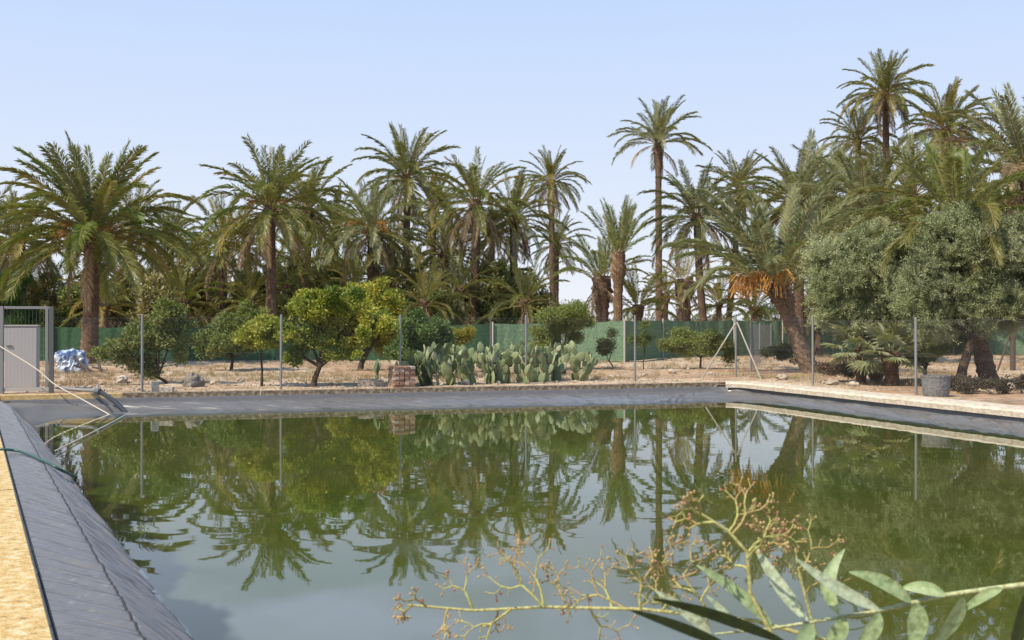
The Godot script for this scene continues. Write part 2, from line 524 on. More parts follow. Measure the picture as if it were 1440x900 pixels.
func build_ground() -> void:
	# one sheet from the pond rim out to the horizon
	var offs := [0.0, 0.25, 0.26, 0.5, 0.8, 1.1, 1.5, 2.0]
	var d := 2.0
	while d < 26.0:
		d += 0.42 + d * 0.012
		offs.append(d)
	while d < 4500.0:
		d *= 1.22
		offs.append(d)
	var sh := Shape.new()
	var idx := []
	var i := 0
	while i < rim.size():
		idx.append(i)
		var s := bank[i]
		i += 1 if fmod(s + 4.0, 1.0) > 0.001 else (14 if s == 3.0 else (2 if s == 1.0 or s == 2.0 else 24))
	var nn := idx.size()
	for a in nn:
		var k: int = idx[a]
		var p := rim[k]
		var t := (rim[(k + 1) % rim.size()] - rim[(k + rim.size() - 1) % rim.size()]).normalized()
		var out := Vector2(-t.y, t.x)
		if out.dot(p - Vector2(1, 15)) < 0.0: out = -out
		var away := (p - Vector2(1, 15)).normalized()
		for j in offs.size():
			var o: float = offs[j]
			var dir := out.lerp(away, clampf((o - 6.0) / 30.0, 0.0, 1.0)).normalized()
			var q := p + dir * o
			var y := -0.13 if j < 2 else 0.0
			if j < 2 and (bank[k] > 1.2 and bank[k] < 2.9): y = -0.05
			if j == 1: y = y
			var far := smoothstep(0.5, 3.0, o)
			y += far * (0.055 * noise.get_noise_2d(q.x * 14.0, q.y * 14.0) + 0.03 * noise.get_noise_2d(q.x * 60.0, q.y * 60.0))
			if q.y < 20.0 and q.x < 3.0: y -= 0.02
			# colours of soil: reddish earth, pale dust, and dark litter in patches
			var g := noise.get_noise_2d(q.x * 7.0, q.y * 7.0 + 33.0)
			var g2 := noise.get_noise_2d(q.x * 30.0, q.y * 30.0 + 133.0)
			var c := Color(0.43, 0.285, 0.185).lerp(Color(0.51, 0.395, 0.28), smoothstep(-0.25, 0.4, g + 0.5 * g2))
			c = c.lerp(Color(0.57, 0.465, 0.345), smoothstep(-0.05, 0.25, noise.get_noise_2d(q.x * 4.0 + 300.0, q.y * 4.0)) * 0.7)
			c = c.lerp(Color(0.20, 0.155, 0.10), smoothstep(0.12, 0.42, g2) * 0.55)
			sh.v.append(Vector3(q.x, y, -q.y)); sh.c.append(c)
	var m := offs.size()
	for a in nn:
		var b := (a + 1) % nn
		for j in m - 1:
			sh.t.append_array(PackedInt32Array([a * m + j, b * m + j, b * m + j + 1, a * m + j, b * m + j + 1, a * m + j + 1]))
	sh.smooth()
	top("ground", sh.mesh(), M.soil, Vector3.ZERO, "dry sandy earth around the pond", "ground", "", "structure")

func strip_box(a: Vector2, b: Vector2, w: float, lo: float, hi: float, outward: Vector2) -> ArrayMesh:
	# a slab between two points of the rim, w wide to the outside, with eased edges
	var s := Shape.new()
	var al := (b - a).normalized()
	var e := 0.008
	var prof := [[0.0, lo], [0.0, hi - e], [e, hi], [w - e, hi], [w, hi - e], [w, lo]]
	var n0 := []
	var n1 := []
	for q in prof:
		var pa: Vector2 = a + outward * q[0] + al * 0.011
		var pb: Vector2 = b + outward * q[0] - al * 0.011
		n0.append(Vector3(pa.x, q[1], -pa.y)); n1.append(Vector3(pb.x, q[1], -pb.y))
	for k in 5:
		s.quad(n0[k], n0[k + 1], n1[k + 1], n1[k])
	for k in range(1, 5):
		s.tri(n0[0], n0[k], n0[k + 1]); s.tri(n1[0], n1[k + 1], n1[k])
	return s.mesh()

func build_banks() -> void:
	# ochre kerb slabs on the long bank
	var kerb := Node3D.new()
	kerb.name = "ochre_kerb"
	add_child(kerb)
	tag(kerb, "ochre stained concrete kerb slabs along the grey liner", "kerb", "", "structure")
	var a := Vector2(0.17, 0.5)
	var dir := (Vector2(-12.25, 24.2) - a).normalized()
	var outw := Vector2(-dir.y, dir.x)
	if outw.x > 0: outw = -outw
	# joints where the photograph shows them, 3.7 m apart
	var s0 := (7.08 - 0.5) / dir.y
	var total := (24.2 - 0.5) / dir.y
	var cuts := [-2.0]
	var s := s0 - 3.72 * 2.0
	while s < total + 0.3:
		if s > -1.9: cuts.append(s)
		s += 3.72
	cuts.append(total + 0.3)
	for k in cuts.size() - 1:
		var lift := 0.004 * ((k * 7) % 3)
		part("slab", strip_box(a + dir * cuts[k], a + dir * cuts[k + 1], 0.25, -0.2, 0.004 + lift, outw), M.ochre_concrete, kerb)
	# grey path beside it
	var pth := Shape.new()
	var p0 := a + dir * -2.0 + outw * 0.256
	var p1 := a + dir * (total - 1.0) + outw * 0.256
	pth.quad(Vector3(p0.x, -0.004, -p0.y), Vector3(p1.x, -0.004, -p1.y), Vector3(p1.x + outw.x * 1.3, -0.004, -p1.y - outw.y * 1.3), Vector3(p0.x + outw.x * 1.3, -0.004, -p0.y - outw.y * 1.3))
	top("path", pth.mesh(), M.grey_concrete, Vector3.ZERO, "grey concrete path beside the ochre kerb", "path", "", "structure")
	# kerb of the far bank, up to where the sandy ledge begins
	var fk := Node3D.new()
	fk.name = "brown_kerb"
	add_child(fk)
	tag(fk, "low weathered concrete kerb between the wire fence and the liner", "kerb", "", "structure")
	var f0 := Vector2(-12.6, 24.1)
	var f1 := Vector2(6.2, 29.82)
	var fd := (f1 - f0).normalized()
	var fo := Vector2(-fd.y, fd.x)
	var fl := f0.distance_to(f1)
	var nseg := 6
	for k in nseg:
		var q0 := f0 + fd * fl * k / nseg
		var q1 := f0 + fd * fl * (k + 1) / nseg
		part("slab", strip_box(q0, q1, 0.20, -0.25, 0.012 + 0.005 * (k % 2), fo), M.ochre_concrete if k == 0 else M.brown_concrete, fk)
	# pale ledge on the other side
	var lg := Shape.new()
	var e0 := Vector2(5.9, 29.9)
	var pts := []
	for i in rim.size():
		if bank[i] > 1.3 and bank[i] <= 2.0: pts.append(i)
	for k in pts.size() - 1:
		var i: int = pts[k]
		var j: int = pts[k + 1]
		var row := []
		for w in [i, j]:
			var t := (rim[(w + 1) % rim.size()] - rim[w - 1]).normalized()
			var o := Vector2(-t.y, t.x)
			if o.dot(rim[w] - Vector2(1, 15)) < 0: o = -o
			var h := 0.006 * noise.get_noise_2d(rim[w].x * 40.0, rim[w].y * 40.0)
			var wide := 0.85 + 0.12 * noise.get_noise_2d(rim[w].x * 25.0, rim[w].y * 25.0 + 9.0)
			var pq := []
			for u in [[-0.11, -0.12], [-0.12, -0.015], [-0.06, 0.028], [wide * 0.6, 0.045], [wide, 0.02], [wide + 0.1, -0.06]]:
				var p: Vector2 = rim[w] + o * u[0]
				pq.append(Vector3(p.x, u[1] + h, -p.y))
			row.append(pq)
		for u in 5:
			lg.quad(row[0][u], row[0][u + 1], row[1][u + 1], row[1][u])
	top("ledge", lg.mesh(), M.pale_concrete, Vector3.ZERO, "pale sandy concrete ledge along the liner by the olive trees", "ledge", "", "structure")

# ------------------------------------------------------------------ date palms
func make_frond(e0: float, bend: float, sd: int, dead := false, near_one := false) -> ArrayMesh:
	# unit length; leaves the crown along +x
	var g := RandomNumberGenerator.new()
	g.seed = sd
	var seg := 14
	var pts := []
	var p := Vector3.ZERO
	var tang := []
	var sway := g.randf_range(-0.25, 0.25)
	for k in seg + 1:
		var s := float(k) / seg
		var e := deg_to_rad(e0 - bend * pow(s, 1.35))
		var yaw := sway * s * s
		var t := Vector3(cos(e) * cos(yaw), sin(e), cos(e) * sin(yaw))
		tang.append(t)
		pts.append(p)
		p += t / seg
	var leaf := Shape.new()
	var nl := 74 if not near_one else 120
	for w2 in 2:
		var side: float = w2 * 2.0 - 1.0
		for k in nl:
			if dead and g.randf() < 0.25: continue
			var s := 0.13 + 0.87 * (k + g.randf_range(0.0, 0.9)) / nl
			var fk := s * seg
			var i := mini(int(fk), seg - 1)
			var o: Vector3 = pts[i].lerp(pts[i + 1], fk - i)
			var t: Vector3 = tang[i].lerp(tang[i + 1], fk - i).normalized()
			var sd_v: Vector3 = Vector3(-t.z, 0, t.x)
			if sd_v.length() < 0.02: sd_v = Vector3(0, 0, 1)
			sd_v = sd_v.normalized() * side
			var up: Vector3 = sd_v.cross(t) * side
			if up.y < 0.0: up = -up
			var ang := deg_to_rad(lerpf(62.0, 24.0, pow(s, 1.2)) + g.randf_range(-13, 13))
			var lift := g.randf_range(-0.15, 0.65) if not dead else g.randf_range(-0.5, 0.3)
			var dirv := (t * cos(ang) + (sd_v * cos(lift) + up * sin(lift)) * sin(ang)).normalized()
			var ln := 0.119 * (0.45 + 0.75 * sin(PI * clampf((s - 0.02) / 1.15, 0.0, 1.0))) * g.randf_range(0.85, 1.12)
			var wd := (0.0047 if not near_one else 0.0034) * g.randf_range(0.8, 1.2)
			var wv := dirv.cross(up.lerp(sd_v, g.randf_range(-0.5, 0.5))).normalized() * wd
			var m1 := o + dirv * ln * 0.5
			var tip := o + dirv * ln + Vector3(0, -ln * g.randf_range(0.05, 0.28) * (2.2 if dead else 1.0), 0)
			var v := g.randf_range(0.75, 1.25)
			var warm := g.randf_range(0.92, 1.12)
			var col := Color(v * warm, v, v * g.randf_range(0.8, 1.1))
			leaf.quad(o - wv * 0.5, m1 - wv, tip, m1 + wv, col)
	var rach := Shape.new()
	var rp := []
	var rr := []
	for k in range(0, seg + 1, 1):
		rp.append(pts[k] - Vector3(0, 0.002, 0)); rr.append(lerpf(0.0095, 0.0022, pow(float(k) / seg, 0.7)))
	rach.tube(rp, rr, 4)
	rach.smooth()
	var am := leaf.mesh()
	rach.mesh(null, am)
	return am

func make_fronds() -> void:
	for near_one in [false, true]:
		make_frond_set(near_one)

func make_frond_set(near_one: bool) -> void:
	var set_of := []
	var specs := [[84, 16], [70, 40], [54, 62], [36, 76], [14, 78], [-14, 58], [-42, 38]]
	for k in specs.size():
		var vs := []
		for w in 3:
			vs.append(make_frond(specs[k][0], specs[k][1] * [0.85, 1.0, 1.2][w], 100 + k * 10 + w, false, near_one))
		set_of.append(vs)
	var ds := []
	for w in 3:
		ds.append(make_frond([-38, -55, -20][w], [45, 30, 62][w], 300 + w, true, near_one))
	set_of.append(ds)
	fronds.append(set_of)

func palm_trunk(a: Vector3, b: Vector3, rad: float, lean: float, boots: float, tone: Color, fine: bool) -> ArrayMesh:
	var sh := Shape.new()
	var h := a.distance_to(b)
	var step := 0.085 if fine else 0.17
	var rings := maxi(6, int(h / step))
	var sides := 20 if fine else 12
	var ctrl := Vector3(b.x, a.y + (b.y - a.y) * 0.45, b.z).lerp((a + b) * 0.5, 1.0 - lean)
	var off := rng.randf() * 10.0
	for i in rings + 1:
		var s := float(i) / rings
		var p := a.lerp(ctrl, s).lerp(ctrl.lerp(b, s), s)
		if i == 0: p.y -= 0.12
		var y := s * h
		var rr := rad * (1.0 + 0.28 * exp(-y * 1.6) - 0.14 * s)
		# old leaf bases left on below the crown
		var bt := smoothstep(h - 1.6 * boots, h - 0.7 * boots, y) * (0.75 if boots > 0.0 else 0.0)
		rr *= 1.0 + bt * 0.7
		if s > 0.97: rr *= 0.75
		for j in sides:
			var an := TAU * j / sides
			# diamond scars left by the old fronds: two crossing spirals
			var u := an * 5.0 / TAU
			var w := y * 3.4
			var d1 := fposmod(u + w, 1.0)
			var d2 := fposmod(u - w, 1.0)
			var scar := (1.0 - absf(d1 - 0.5) * 2.0) * (1.0 - absf(d2 - 0.5) * 2.0)
			var nz := noise.get_noise_3d(an * 9.0, y * 40.0, off * 30.0)
			var q := rr * (0.90 + (0.24 + 0.3 * bt) * scar + 0.09 * nz)
			sh.v.append(p + Vector3(cos(an) * q, 0, sin(an) * q))
			var v := 0.72 + 0.62 * (0.5 + 0.5 * nz) + 0.12 * rng.randf()
			sh.c.append(tone * v if rng.randf() > 0.06 else tone * v * 1.5)
	for i in rings:
		for j in sides:
			var p := i * sides + j
			var q := i * sides + (j + 1) % sides
			sh.t.append_array(PackedInt32Array([p, q, q + sides, p, q + sides, p + sides]))
	var e := rings * sides
	for j in range(1, sides - 1):
		sh.t.append_array(PackedInt32Array([e, e + j, e + j + 1]))
	sh.flat() if not fine else sh.smooth()
	return sh.mesh()

func fruit_mesh() -> ArrayMesh:
	# a drooping broom of stalks
	var sh := Shape.new()
	var g := RandomNumberGenerator.new()
	g.seed = 12
	var stem := [Vector3.ZERO, Vector3(0.30, 0.30, 0), Vector3(0.62, 0.36, 0), Vector3(0.85, 0.22, 0)]
	sh.tube(stem, [0.03, 0.026, 0.022, 0.016], 5, Color(1, 0.95, 0.8))
	for k in 38:
		var o: Vector3 = Vector3(0.50, 0.36, 0).lerp(Vector3(0.85, 0.22, 0), g.randf())
		var d := Vector3(g.randf_range(0.05, 0.6), g.randf_range(-0.25, 0.3), g.randf_range(-0.45, 0.45))
		var e := o + d * 0.6
		var f := o + d + Vector3(0, g.randf_range(-0.55, -0.25), 0)
		var v := g.randf_range(0.75, 1.25)
		sh.tube([o, e, f], [0.004, 0.006, 0.009], 3, Color(v, v * g.randf_range(0.8, 1.15), v), false)
	return sh.mesh()

var fruit: ArrayMesh

func palm(o: Dictionary) -> void:
	var d: float = o.d
	var base := foot(o.bx, d)
	var heart := at(o.hx, o.hy, d) - base
	var root := thing("date_palm", base, o.label, "palm", o.get("group", "date palms of the grove"))
	var rad: float = o.get("r", 0.27)
	var boots: float = o.get("boots", 0.6)
	var fine: bool = d < 50.0
	part("trunk", palm_trunk(Vector3.ZERO, heart, rad, o.get("lean", 0.4), boots, o.get("bark", Color(0.150, 0.108, 0.080)), fine), M.palm_bark, root)
	var nn: int = int(o.n * (0.92 if o.n > 30 else 1.0))
	var low: float = o.low
	var L: float = o.l * 0.96
	var tones: Array = o.tones
	var az0 := rng.randf() * TAU
	var axis := Vector3(heart.x, 0, heart.z) * 0.03
	for i in nn:
		var s := (i + 0.5) / nn
		var el := lerpf(o.get("high", 86.0), low, pow(s, 1.12)) + r(-7, 7)
		var cls := 0
		var lims := [77, 62, 45, 25, 0, -28]
		for k in 6:
			if el < lims[k]: cls = k + 1
		var az := az0 + i * 2.39996 + r(-0.25, 0.25)
		var size := L * r(0.86, 1.08) * (0.80 + 0.2 * smoothstep(0.0, 0.25, s))
		var tone: String = tones[rng.randi() % tones.size()]
		var rim_r := rad * (0.35 + 0.5 * s)
		var b := Basis(Vector3.UP, az) * Basis(Vector3(1, 0, 0), r(-0.25, 0.25)) * Basis(Vector3(0, 0, 1), deg_to_rad((el - [84, 70, 54, 36, 14, -14, -42][cls]) * 0.7))
		var f := part("frond", fronds[1 if d < 54.0 else 0][cls][rng.randi() % 3], null, root, Transform3D(b.scaled(Vector3.ONE * size), heart + Vector3(cos(az) * rim_r, -0.1 - 0.35 * s, -sin(az) * rim_r)))
		f.set_surface_override_material(0, M[tone])
		f.set_surface_override_material(1, M.rachis if tone != "frond_dry" else M.rachis_dry)
	for i in o.get("dead", 5):
		var az: float = az0 + 1.0 + i * 2.39996 + r(-0.5, 0.5)
		var size := L * r(0.55, 0.9)
		var b := Basis(Vector3.UP, az) * Basis(Vector3(1, 0, 0), r(-0.4, 0.4)) * Basis(Vector3(0, 0, 1), r(-0.4, 0.15))
		var f := part("dead_frond", fronds[1 if d < 54.0 else 0][7][rng.randi() % 3], null, root, Transform3D(b.scaled(Vector3.ONE * size), heart + Vector3(cos(az) * rad * 0.8, -0.45 - r(0.0, 0.5), -sin(az) * rad * 0.8)))
		f.set_surface_override_material(0, M.frond_dry)
		f.set_surface_override_material(1, M.rachis_dry)
	for i in o.get("fruit", 0):
		var az: float = az0 + i * 2.1 + r(-0.4, 0.4)
		if o.has("fruit_az"): az = o.fruit_az + r(-1.7, 1.7)
		var b := Basis(Vector3.UP, az).scaled(Vector3.ONE * r(0.95, 1.25) * o.get("fruit_size", 1.0))
		part("fruit_stalk", fruit, M.fruit_stalk, root, Transform3D(b, heart + Vector3(cos(az) * rad * 0.6, -0.15, -sin(az) * rad * 0.6)))

# ------------------------------------------------------------------ leafy trees and shrubs
var sprigs := {}

func make_sprig(kind: String) -> ArrayMesh:
	var sh := Shape.new()
	var g := RandomNumberGenerator.new()
	g.seed = 900 + kind.length()
	var n: int = {"broad": 11, "olive": 24, "small": 14, "conifer": 16}[kind]
	var ln: float = {"broad": 0.095, "olive": 0.066, "small": 0.055, "conifer": 0.10}[kind]
	var wd: float = {"broad": 0.023, "olive": 0.0075, "small": 0.012, "conifer": 0.008}[kind]
	for k in n:
		var o := Vector3(g.randf_range(-1, 1), g.randf_range(-0.8, 1), g.randf_range(-1, 1)) * 0.085
		var d := (o.normalized() * 0.8 + Vector3(g.randf_range(-1, 1), g.randf_range(-0.5, 0.7), g.randf_range(-1, 1))).normalized()
		if kind == "conifer": d = (d * 0.4 + Vector3.UP).normalized()
		if kind == "olive":
			# paired leaves along a thin shoot that grows along +y
			o = Vector3(g.randf_range(-0.012, 0.012), 0.30 * k / n - 0.10, g.randf_range(-0.012, 0.012))
			d = Vector3(cos(k * 2.4), g.randf_range(0.5, 1.2), sin(k * 2.4)).normalized()
		var w := d.cross(Vector3(g.randf_range(-1, 1), g.randf_range(-1, 1), g.randf_range(-1, 1))).normalized() * wd
		var up := d.cross(w).normalized() * wd * 0.5
		var l := ln * g.randf_range(0.7, 1.2)
		var v := g.randf_range(0.75, 1.25)
		var c := Color(v, v, v * g.randf_range(0.8, 1.1))
		if kind == "olive" and g.randf() < 0.4: c = Color(1.5, 1.5, 1.6)
		sh.tri(o, o + d * l * 0.45 + w + up, o + d * l, c)
		sh.tri(o, o + d * l, o + d * l * 0.45 - w + up, c)
	var tw := Shape.new()
	return sh.mesh()

# lobes: [centre px x, px y, radius px x, radius px y] at distance d (+ optional offset in depth); tones: linear colours
func bush(called: String, label: String, category: String, group: String, bx: float, by: float, lobes: Array, kind: String, count: int, tones: Array, size := 1.0, trunk := 0.07, gap := -0.12, m := "leaf", depth := 0.0) -> Node3D:
	var base := on_ground(bx, by) if depth == 0.0 else foot(bx, depth)
	var d := -base.z
	var root := thing(called, base, label, category, group)
	var vol := 0.0
	var L := []
	for q in lobes:
		var c := at(q[0], q[1], d) - base
		var rx: float = q[2] / F * d
		var ry: float = q[3] / F * d
		c.z += (q[4] if q.size() > 4 else 0.0)
		L.append([c, Vector3(rx, ry, rx * 0.95)])
		vol += rx * ry
	# every lobe is a core with smaller clumps round it
	var lobes3 := []
	vol = 0.0
	for q in L:
		lobes3.append([q[0], q[1] * (0.58 if kind != "olive" else 0.70)])
		for w in 7:
			var dv := Vector3(rng.randfn(), rng.randfn() * 0.8 + 0.15, rng.randfn()).normalized()
			lobes3.append([q[0] + dv * q[1] * r(0.5, 1.0), q[1] * r(0.20, 0.42)])
	for q in lobes3: vol += q[1].x * q[1].y
	# trunk and limbs
	if trunk > 0.0:
		var ts := Shape.new()
		var low := 1e9
		var cm := Vector3.ZERO
		for q in L:
			low = minf(low, q[0].y - q[1].y * 0.7)
			cm += q[0] / L.size()
		low = clampf(low, 0.12, 3.0)
		var fork := Vector3(cm.x * 0.55, low, cm.z * 0.3)
		ts.tube([Vector3(0, -0.08, 0), Vector3(fork.x * 0.25 + r(-0.03, 0.03), low * 0.4, 0), fork], [trunk * 1.35, trunk, trunk * 0.85], 9)
		for q in L:
			var e: Vector3 = q[0] + Vector3(0, q[1].y * 0.35, 0)
			var md := fork.lerp(e, 0.5) + Vector3(r(-0.1, 0.1), r(-0.02, 0.12), r(-0.1, 0.1))
			ts.tube([fork - Vector3(0, 0.03, 0), md, e], [trunk * 0.7, trunk * 0.45, trunk * 0.12], 6)
			for w in 4:
				var tip: Vector3 = q[0] + Vector3(r(-0.8, 0.8) * q[1].x, r(-0.3, 0.8) * q[1].y, r(-0.8, 0.8) * q[1].z)
				ts.tube([md, md.lerp(tip, 0.55) + Vector3(0, 0.05, 0), tip], [trunk * 0.35, trunk * 0.22, trunk * 0.06], 4)
		ts.smooth()
		part("trunk", ts.mesh(), M.bark, root)
	# crown
	if not sprigs.has(kind): sprigs[kind] = make_sprig(kind)
	if m == "leaf" and category != "hedge": count = int(count * 0.62)
	var xs := []
	var cs := []
	var tries := 0
	while xs.size() < count and tries < count * 6:
		tries += 1
		var pick := rng.randf() * vol
		var q: Array = lobes3[0]
		for w in lobes3:
			q = w
			pick -= w[1].x * w[1].y
			if pick <= 0.0: break
		var dir := Vector3(rng.randfn(), rng.randfn(), rng.randfn()).normalized()
		if dir.y < -0.35 and rng.randf() < 0.6: continue
		var rr := pow(rng.randf(), 0.42)
		var wob := 1.0 + 0.35 * noise.get_noise_3d(dir.x * 45.0 + q[0].x * 20.0, dir.y * 45.0, dir.z * 45.0)
		if rng.randf() < (0.14 if kind != "olive" else 0.26): wob *= r(1.05, 1.5)
		var p: Vector3 = q[0] + dir * q[1] * rr * wob
		var w3 := p + base
		if noise.get_noise_3d(w3.x * 75.0 / size, w3.y * 75.0 / size, w3.z * 75.0 / size) < gap: continue
		if p.y < 0.03: continue
		var b := Basis.from_euler(Vector3(r(-0.7, 0.7), rng.randf() * TAU, r(-0.7, 0.7))).scaled(Vector3.ONE * size * r(0.75, 1.25))
		if kind == "olive":
			var grow := (dir * 0.9 + Vector3(r(-0.6, 0.6), r(-0.2, 0.9), r(-0.6, 0.6))).normalized()
			var sx := grow.cross(Vector3(r(-1, 1), r(-1, 1), r(-1, 1))).normalized()
			b = Basis(sx, grow, sx.cross(grow)).scaled(Vector3.ONE * size * r(0.75, 1.3))
		xs.append(Transform3D(b, p))
		# leaves of one clump share an age: young ones yellowish, old ones dark
		var cl := 0.5 + 0.5 * noise.get_noise_3d(w3.x * 28.0 + 50.0, w3.y * 28.0, w3.z * 28.0) * 1.6 + r(-0.25, 0.25)
		var fi := clampf(cl, 0.0, 0.999) * (tones.size() - 1)
		var c: Color = tones[int(fi)].lerp(tones[mini(int(fi) + 1, tones.size() - 1)], fi - int(fi))
		cs.append(c * r(0.85, 1.15))
	var mm := MultiMesh.new()
	mm.transform_format = MultiMesh.TRANSFORM_3D
	mm.use_colors = true
	mm.mesh = sprigs[kind]
	mm.instance_count = xs.size()
	for k in xs.size():
		mm.set_instance_transform(k, xs[k])
		mm.set_instance_color(k, cs[k])
	var mi := MultiMeshInstance3D.new()
	mi.name = "crown"
	mi.multimesh = mm
	mi.material_override = M[m]
	mi.set_meta("kind", "stuff")
	root.add_child(mi)
	return root

func scatter(called: String, mesh: Mesh, m: Material, xs: Array, cs: Array, label: String, category: String) -> void:
	var mm := MultiMesh.new()
	mm.transform_format = MultiMesh.TRANSFORM_3D
	mm.use_colors = true
	mm.mesh = mesh
	mm.instance_count = xs.size()
	for k in xs.size():
		mm.set_instance_transform(k, xs[k])
		mm.set_instance_color(k, cs[k])
	var mi := MultiMeshInstance3D.new()
	mi.name = called
	mi.multimesh = mm
	mi.material_override = m
	add_child(mi)
	tag(mi, label, category, "", "stuff")

# ------------------------------------------------------------------ prickly pears
var pad: ArrayMesh

func make_pad() -> ArrayMesh:
	# an egg-shaped pad, unit height, base at the origin, thin along z
	var sh := Shape.new()
	var rows := 9
	var sides := 12
	for i in rows + 1:
		var s := float(i) / rows
		var y := 0.5 - 0.5 * cos(PI * s)
		var w := 0.33 * pow(sin(PI * pow(y * 0.985 + 0.005, 0.8)), 0.62) + 0.02 * (1.0 - y)
		for j in sides:
			var a := TAU * j / sides
			var sx := signf(cos(a)) * pow(absf(cos(a)), 0.8)
			sh.v.append(Vector3(sx * w, y, sin(a) * w * 0.24))
			sh.c.append(Color.WHITE)
	for i in rows:
		for j in sides:
			var p := i * sides + j
			var q := i * sides + (j + 1) % sides
			sh.t.append_array(PackedInt32Array([p, q, q + sides, p, q + sides, p + sides]))
	sh.smooth()
	return sh.mesh()

func prickly_pear(px: float, py: float, hmax: float, n0: int, label: String) -> void:
	hmax *= r(0.7, 1.12)
	n0 = maxi(3, n0 - 2)
	var root := thing("prickly_pear", on_ground(px, py), label, "cactus", "prickly pears behind the wire fence")
	var tones := [Color(0.165, 0.205, 0.095), Color(0.24, 0.275, 0.14), Color(0.115, 0.150, 0.068), Color(0.38, 0.40, 0.25)]
	var mats := []
	for k in 4:
		var key := "cactus_%d" % k
		if not M.has(key):
			var m: StandardMaterial3D = M.cactus.duplicate()
			m.albedo_color = lin(tones[k].r, tones[k].g, tones[k].b)
			M[key] = m
		mats.append(M[key])
	var open := []
	for k in n0:
		var az := r(0, TAU)
		open.append([Transform3D(Basis(Vector3.UP, az) * Basis(Vector3.RIGHT, r(-0.35, 0.35)) * Basis(Vector3.BACK, r(-0.3, 0.3)), Vector3(r(-0.45, 0.45), -0.03, r(-0.3, 0.3))), 0])
	var made := 0
	while open.size() > 0 and made < 34:
		var q: Array = open.pop_front()
		var xf: Transform3D = q[0]
		var lv: int = q[1]
		var s := r(0.30, 0.42) if lv < 2 else r(0.22, 0.34)
		part("pad", pad, mats[mini(3, rng.randi() % 3 + (1 if lv > 1 and rng.randf() < 0.5 else 0))], root, Transform3D(xf.basis.scaled(Vector3.ONE * s), xf.origin))
		made += 1
		if xf.origin.y + s > hmax or lv > 4: continue
		for k in (1 if rng.randf() < 0.35 else 2 if rng.randf() < 0.75 else 3):
			var u := r(-0.75, 0.75)
			var o := xf.origin + xf.basis.orthonormalized() * (Vector3(sin(u) * 0.27, 0.52 + cos(u) * 0.40, 0) * s)
			var b := xf.basis.orthonormalized() * Basis(Vector3.BACK, -u * 0.75) * Basis(Vector3.UP, r(-0.9, 0.9)) * Basis(Vector3.RIGHT, r(-0.3, 0.3))
			if (b * Vector3.UP).y < 0.25: continue
			open.append([Transform3D(b, o), lv + 1])

# ------------------------------------------------------------------ fan palm
func fan_leaf_mesh() -> ArrayMesh:
	var sh := Shape.new()
	var g := RandomNumberGenerator.new()
	g.seed = 4
	sh.tube([Vector3.ZERO, Vector3(0.5, 0, 0)], [0.012, 0.008], 4, Color(0.8, 0.8, 0.5))
	for k in 22:
		var a := deg_to_rad(-115.0 + 230.0 * k / 21.0)
		var d := Vector3(cos(a), -0.06, sin(a))
		var w := Vector3(-sin(a), 0.25 * (1 if k % 2 else -1), cos(a)) * 0.026
		var o := Vector3(0.5, 0, 0)
		var ln := 0.5 * g.randf_range(0.85, 1.05) * (1.0 - 0.25 * absf(a) / 2.0)
		var v := g.randf_range(0.8, 1.2)
		var e := o + d * ln + Vector3(0, -0.10 * g.randf(), 0)
		sh.quad(o, o + d * ln * 0.6 + w, e, o + d * ln * 0.6 - w, Color(v, v, v))
	return sh.mesh()

func fan_palm(px: float, py: float, h: float, rad: float, n: int, L: float, label: String, leaf: Mesh) -> void:
	var root := thing("fan_palm", on_ground(px, py), label, "palm", "fan palms under the olive trees")
	part("trunk", palm_trunk(Vector3.ZERO, Vector3(r(-0.05, 0.05), h, 0), rad, 0.2, 0.3, Color(0.115, 0.068, 0.045), true), M.palm_bark, root)
	for k in n:
		var el := lerpf(75.0, -35.0, float(k) / n)
		var b := Basis(Vector3.UP, k * 2.4) * Basis(Vector3.BACK, deg_to_rad(el))
		var f := part("fan_leaf", leaf, M.frond_silver, root, Transform3D(b.scaled(Vector3.ONE * L * r(0.85, 1.1)), Vector3(0, h - 0.08, 0)))

# ------------------------------------------------------------------ fences
func ground_y(_p: Vector3) -> float:
	return -0.02

func chain_link(a: Vector3, b: Vector3, h: float, cell: float) -> ArrayMesh:
	var sh := Shape.new()
	var l := a.distance_to(b)
	var d := (b - a).normalized()
	var y0 := 0.05
	var s := -h
	while s < l:
		for k in [1.0, -1.0]:
			var x0 := s
			var x1 := s + h
			var t0 := maxf(0.0, x0); var t1 := minf(l, x1)
			if t1 - t0 > 0.02:
				var p0 := a + d * t0 + Vector3(0, y0 + ((t0 - x0) if k > 0 else h - (t0 - x0)), 0)
				var p1 := a + d * t1 + Vector3(0, y0 + ((t1 - x0) if k > 0 else h - (t1 - x0)), 0)
				sh.tube([p0, p1], [0.0009, 0.0009], 3, Color.WHITE, false)
		s += cell
	for y in [y0 + 0.01, y0 + h * 0.5, y0 + h - 0.01]:
		sh.tube([a + Vector3(0, y, 0), b + Vector3(0, y, 0)], [0.0015, 0.0015], 3, Color.WHITE, false)
	return sh.mesh()

func pole_mesh(h: float, rad: float, sink := 0.25) -> ArrayMesh:
	var sh := Shape.new()
	sh.tube([Vector3(0, -sink, 0), Vector3(0, h, 0), Vector3(0, h + rad * 0.5, 0)], [rad, rad, rad * 0.55], 10)
	sh.smooth()
	return sh.mesh()

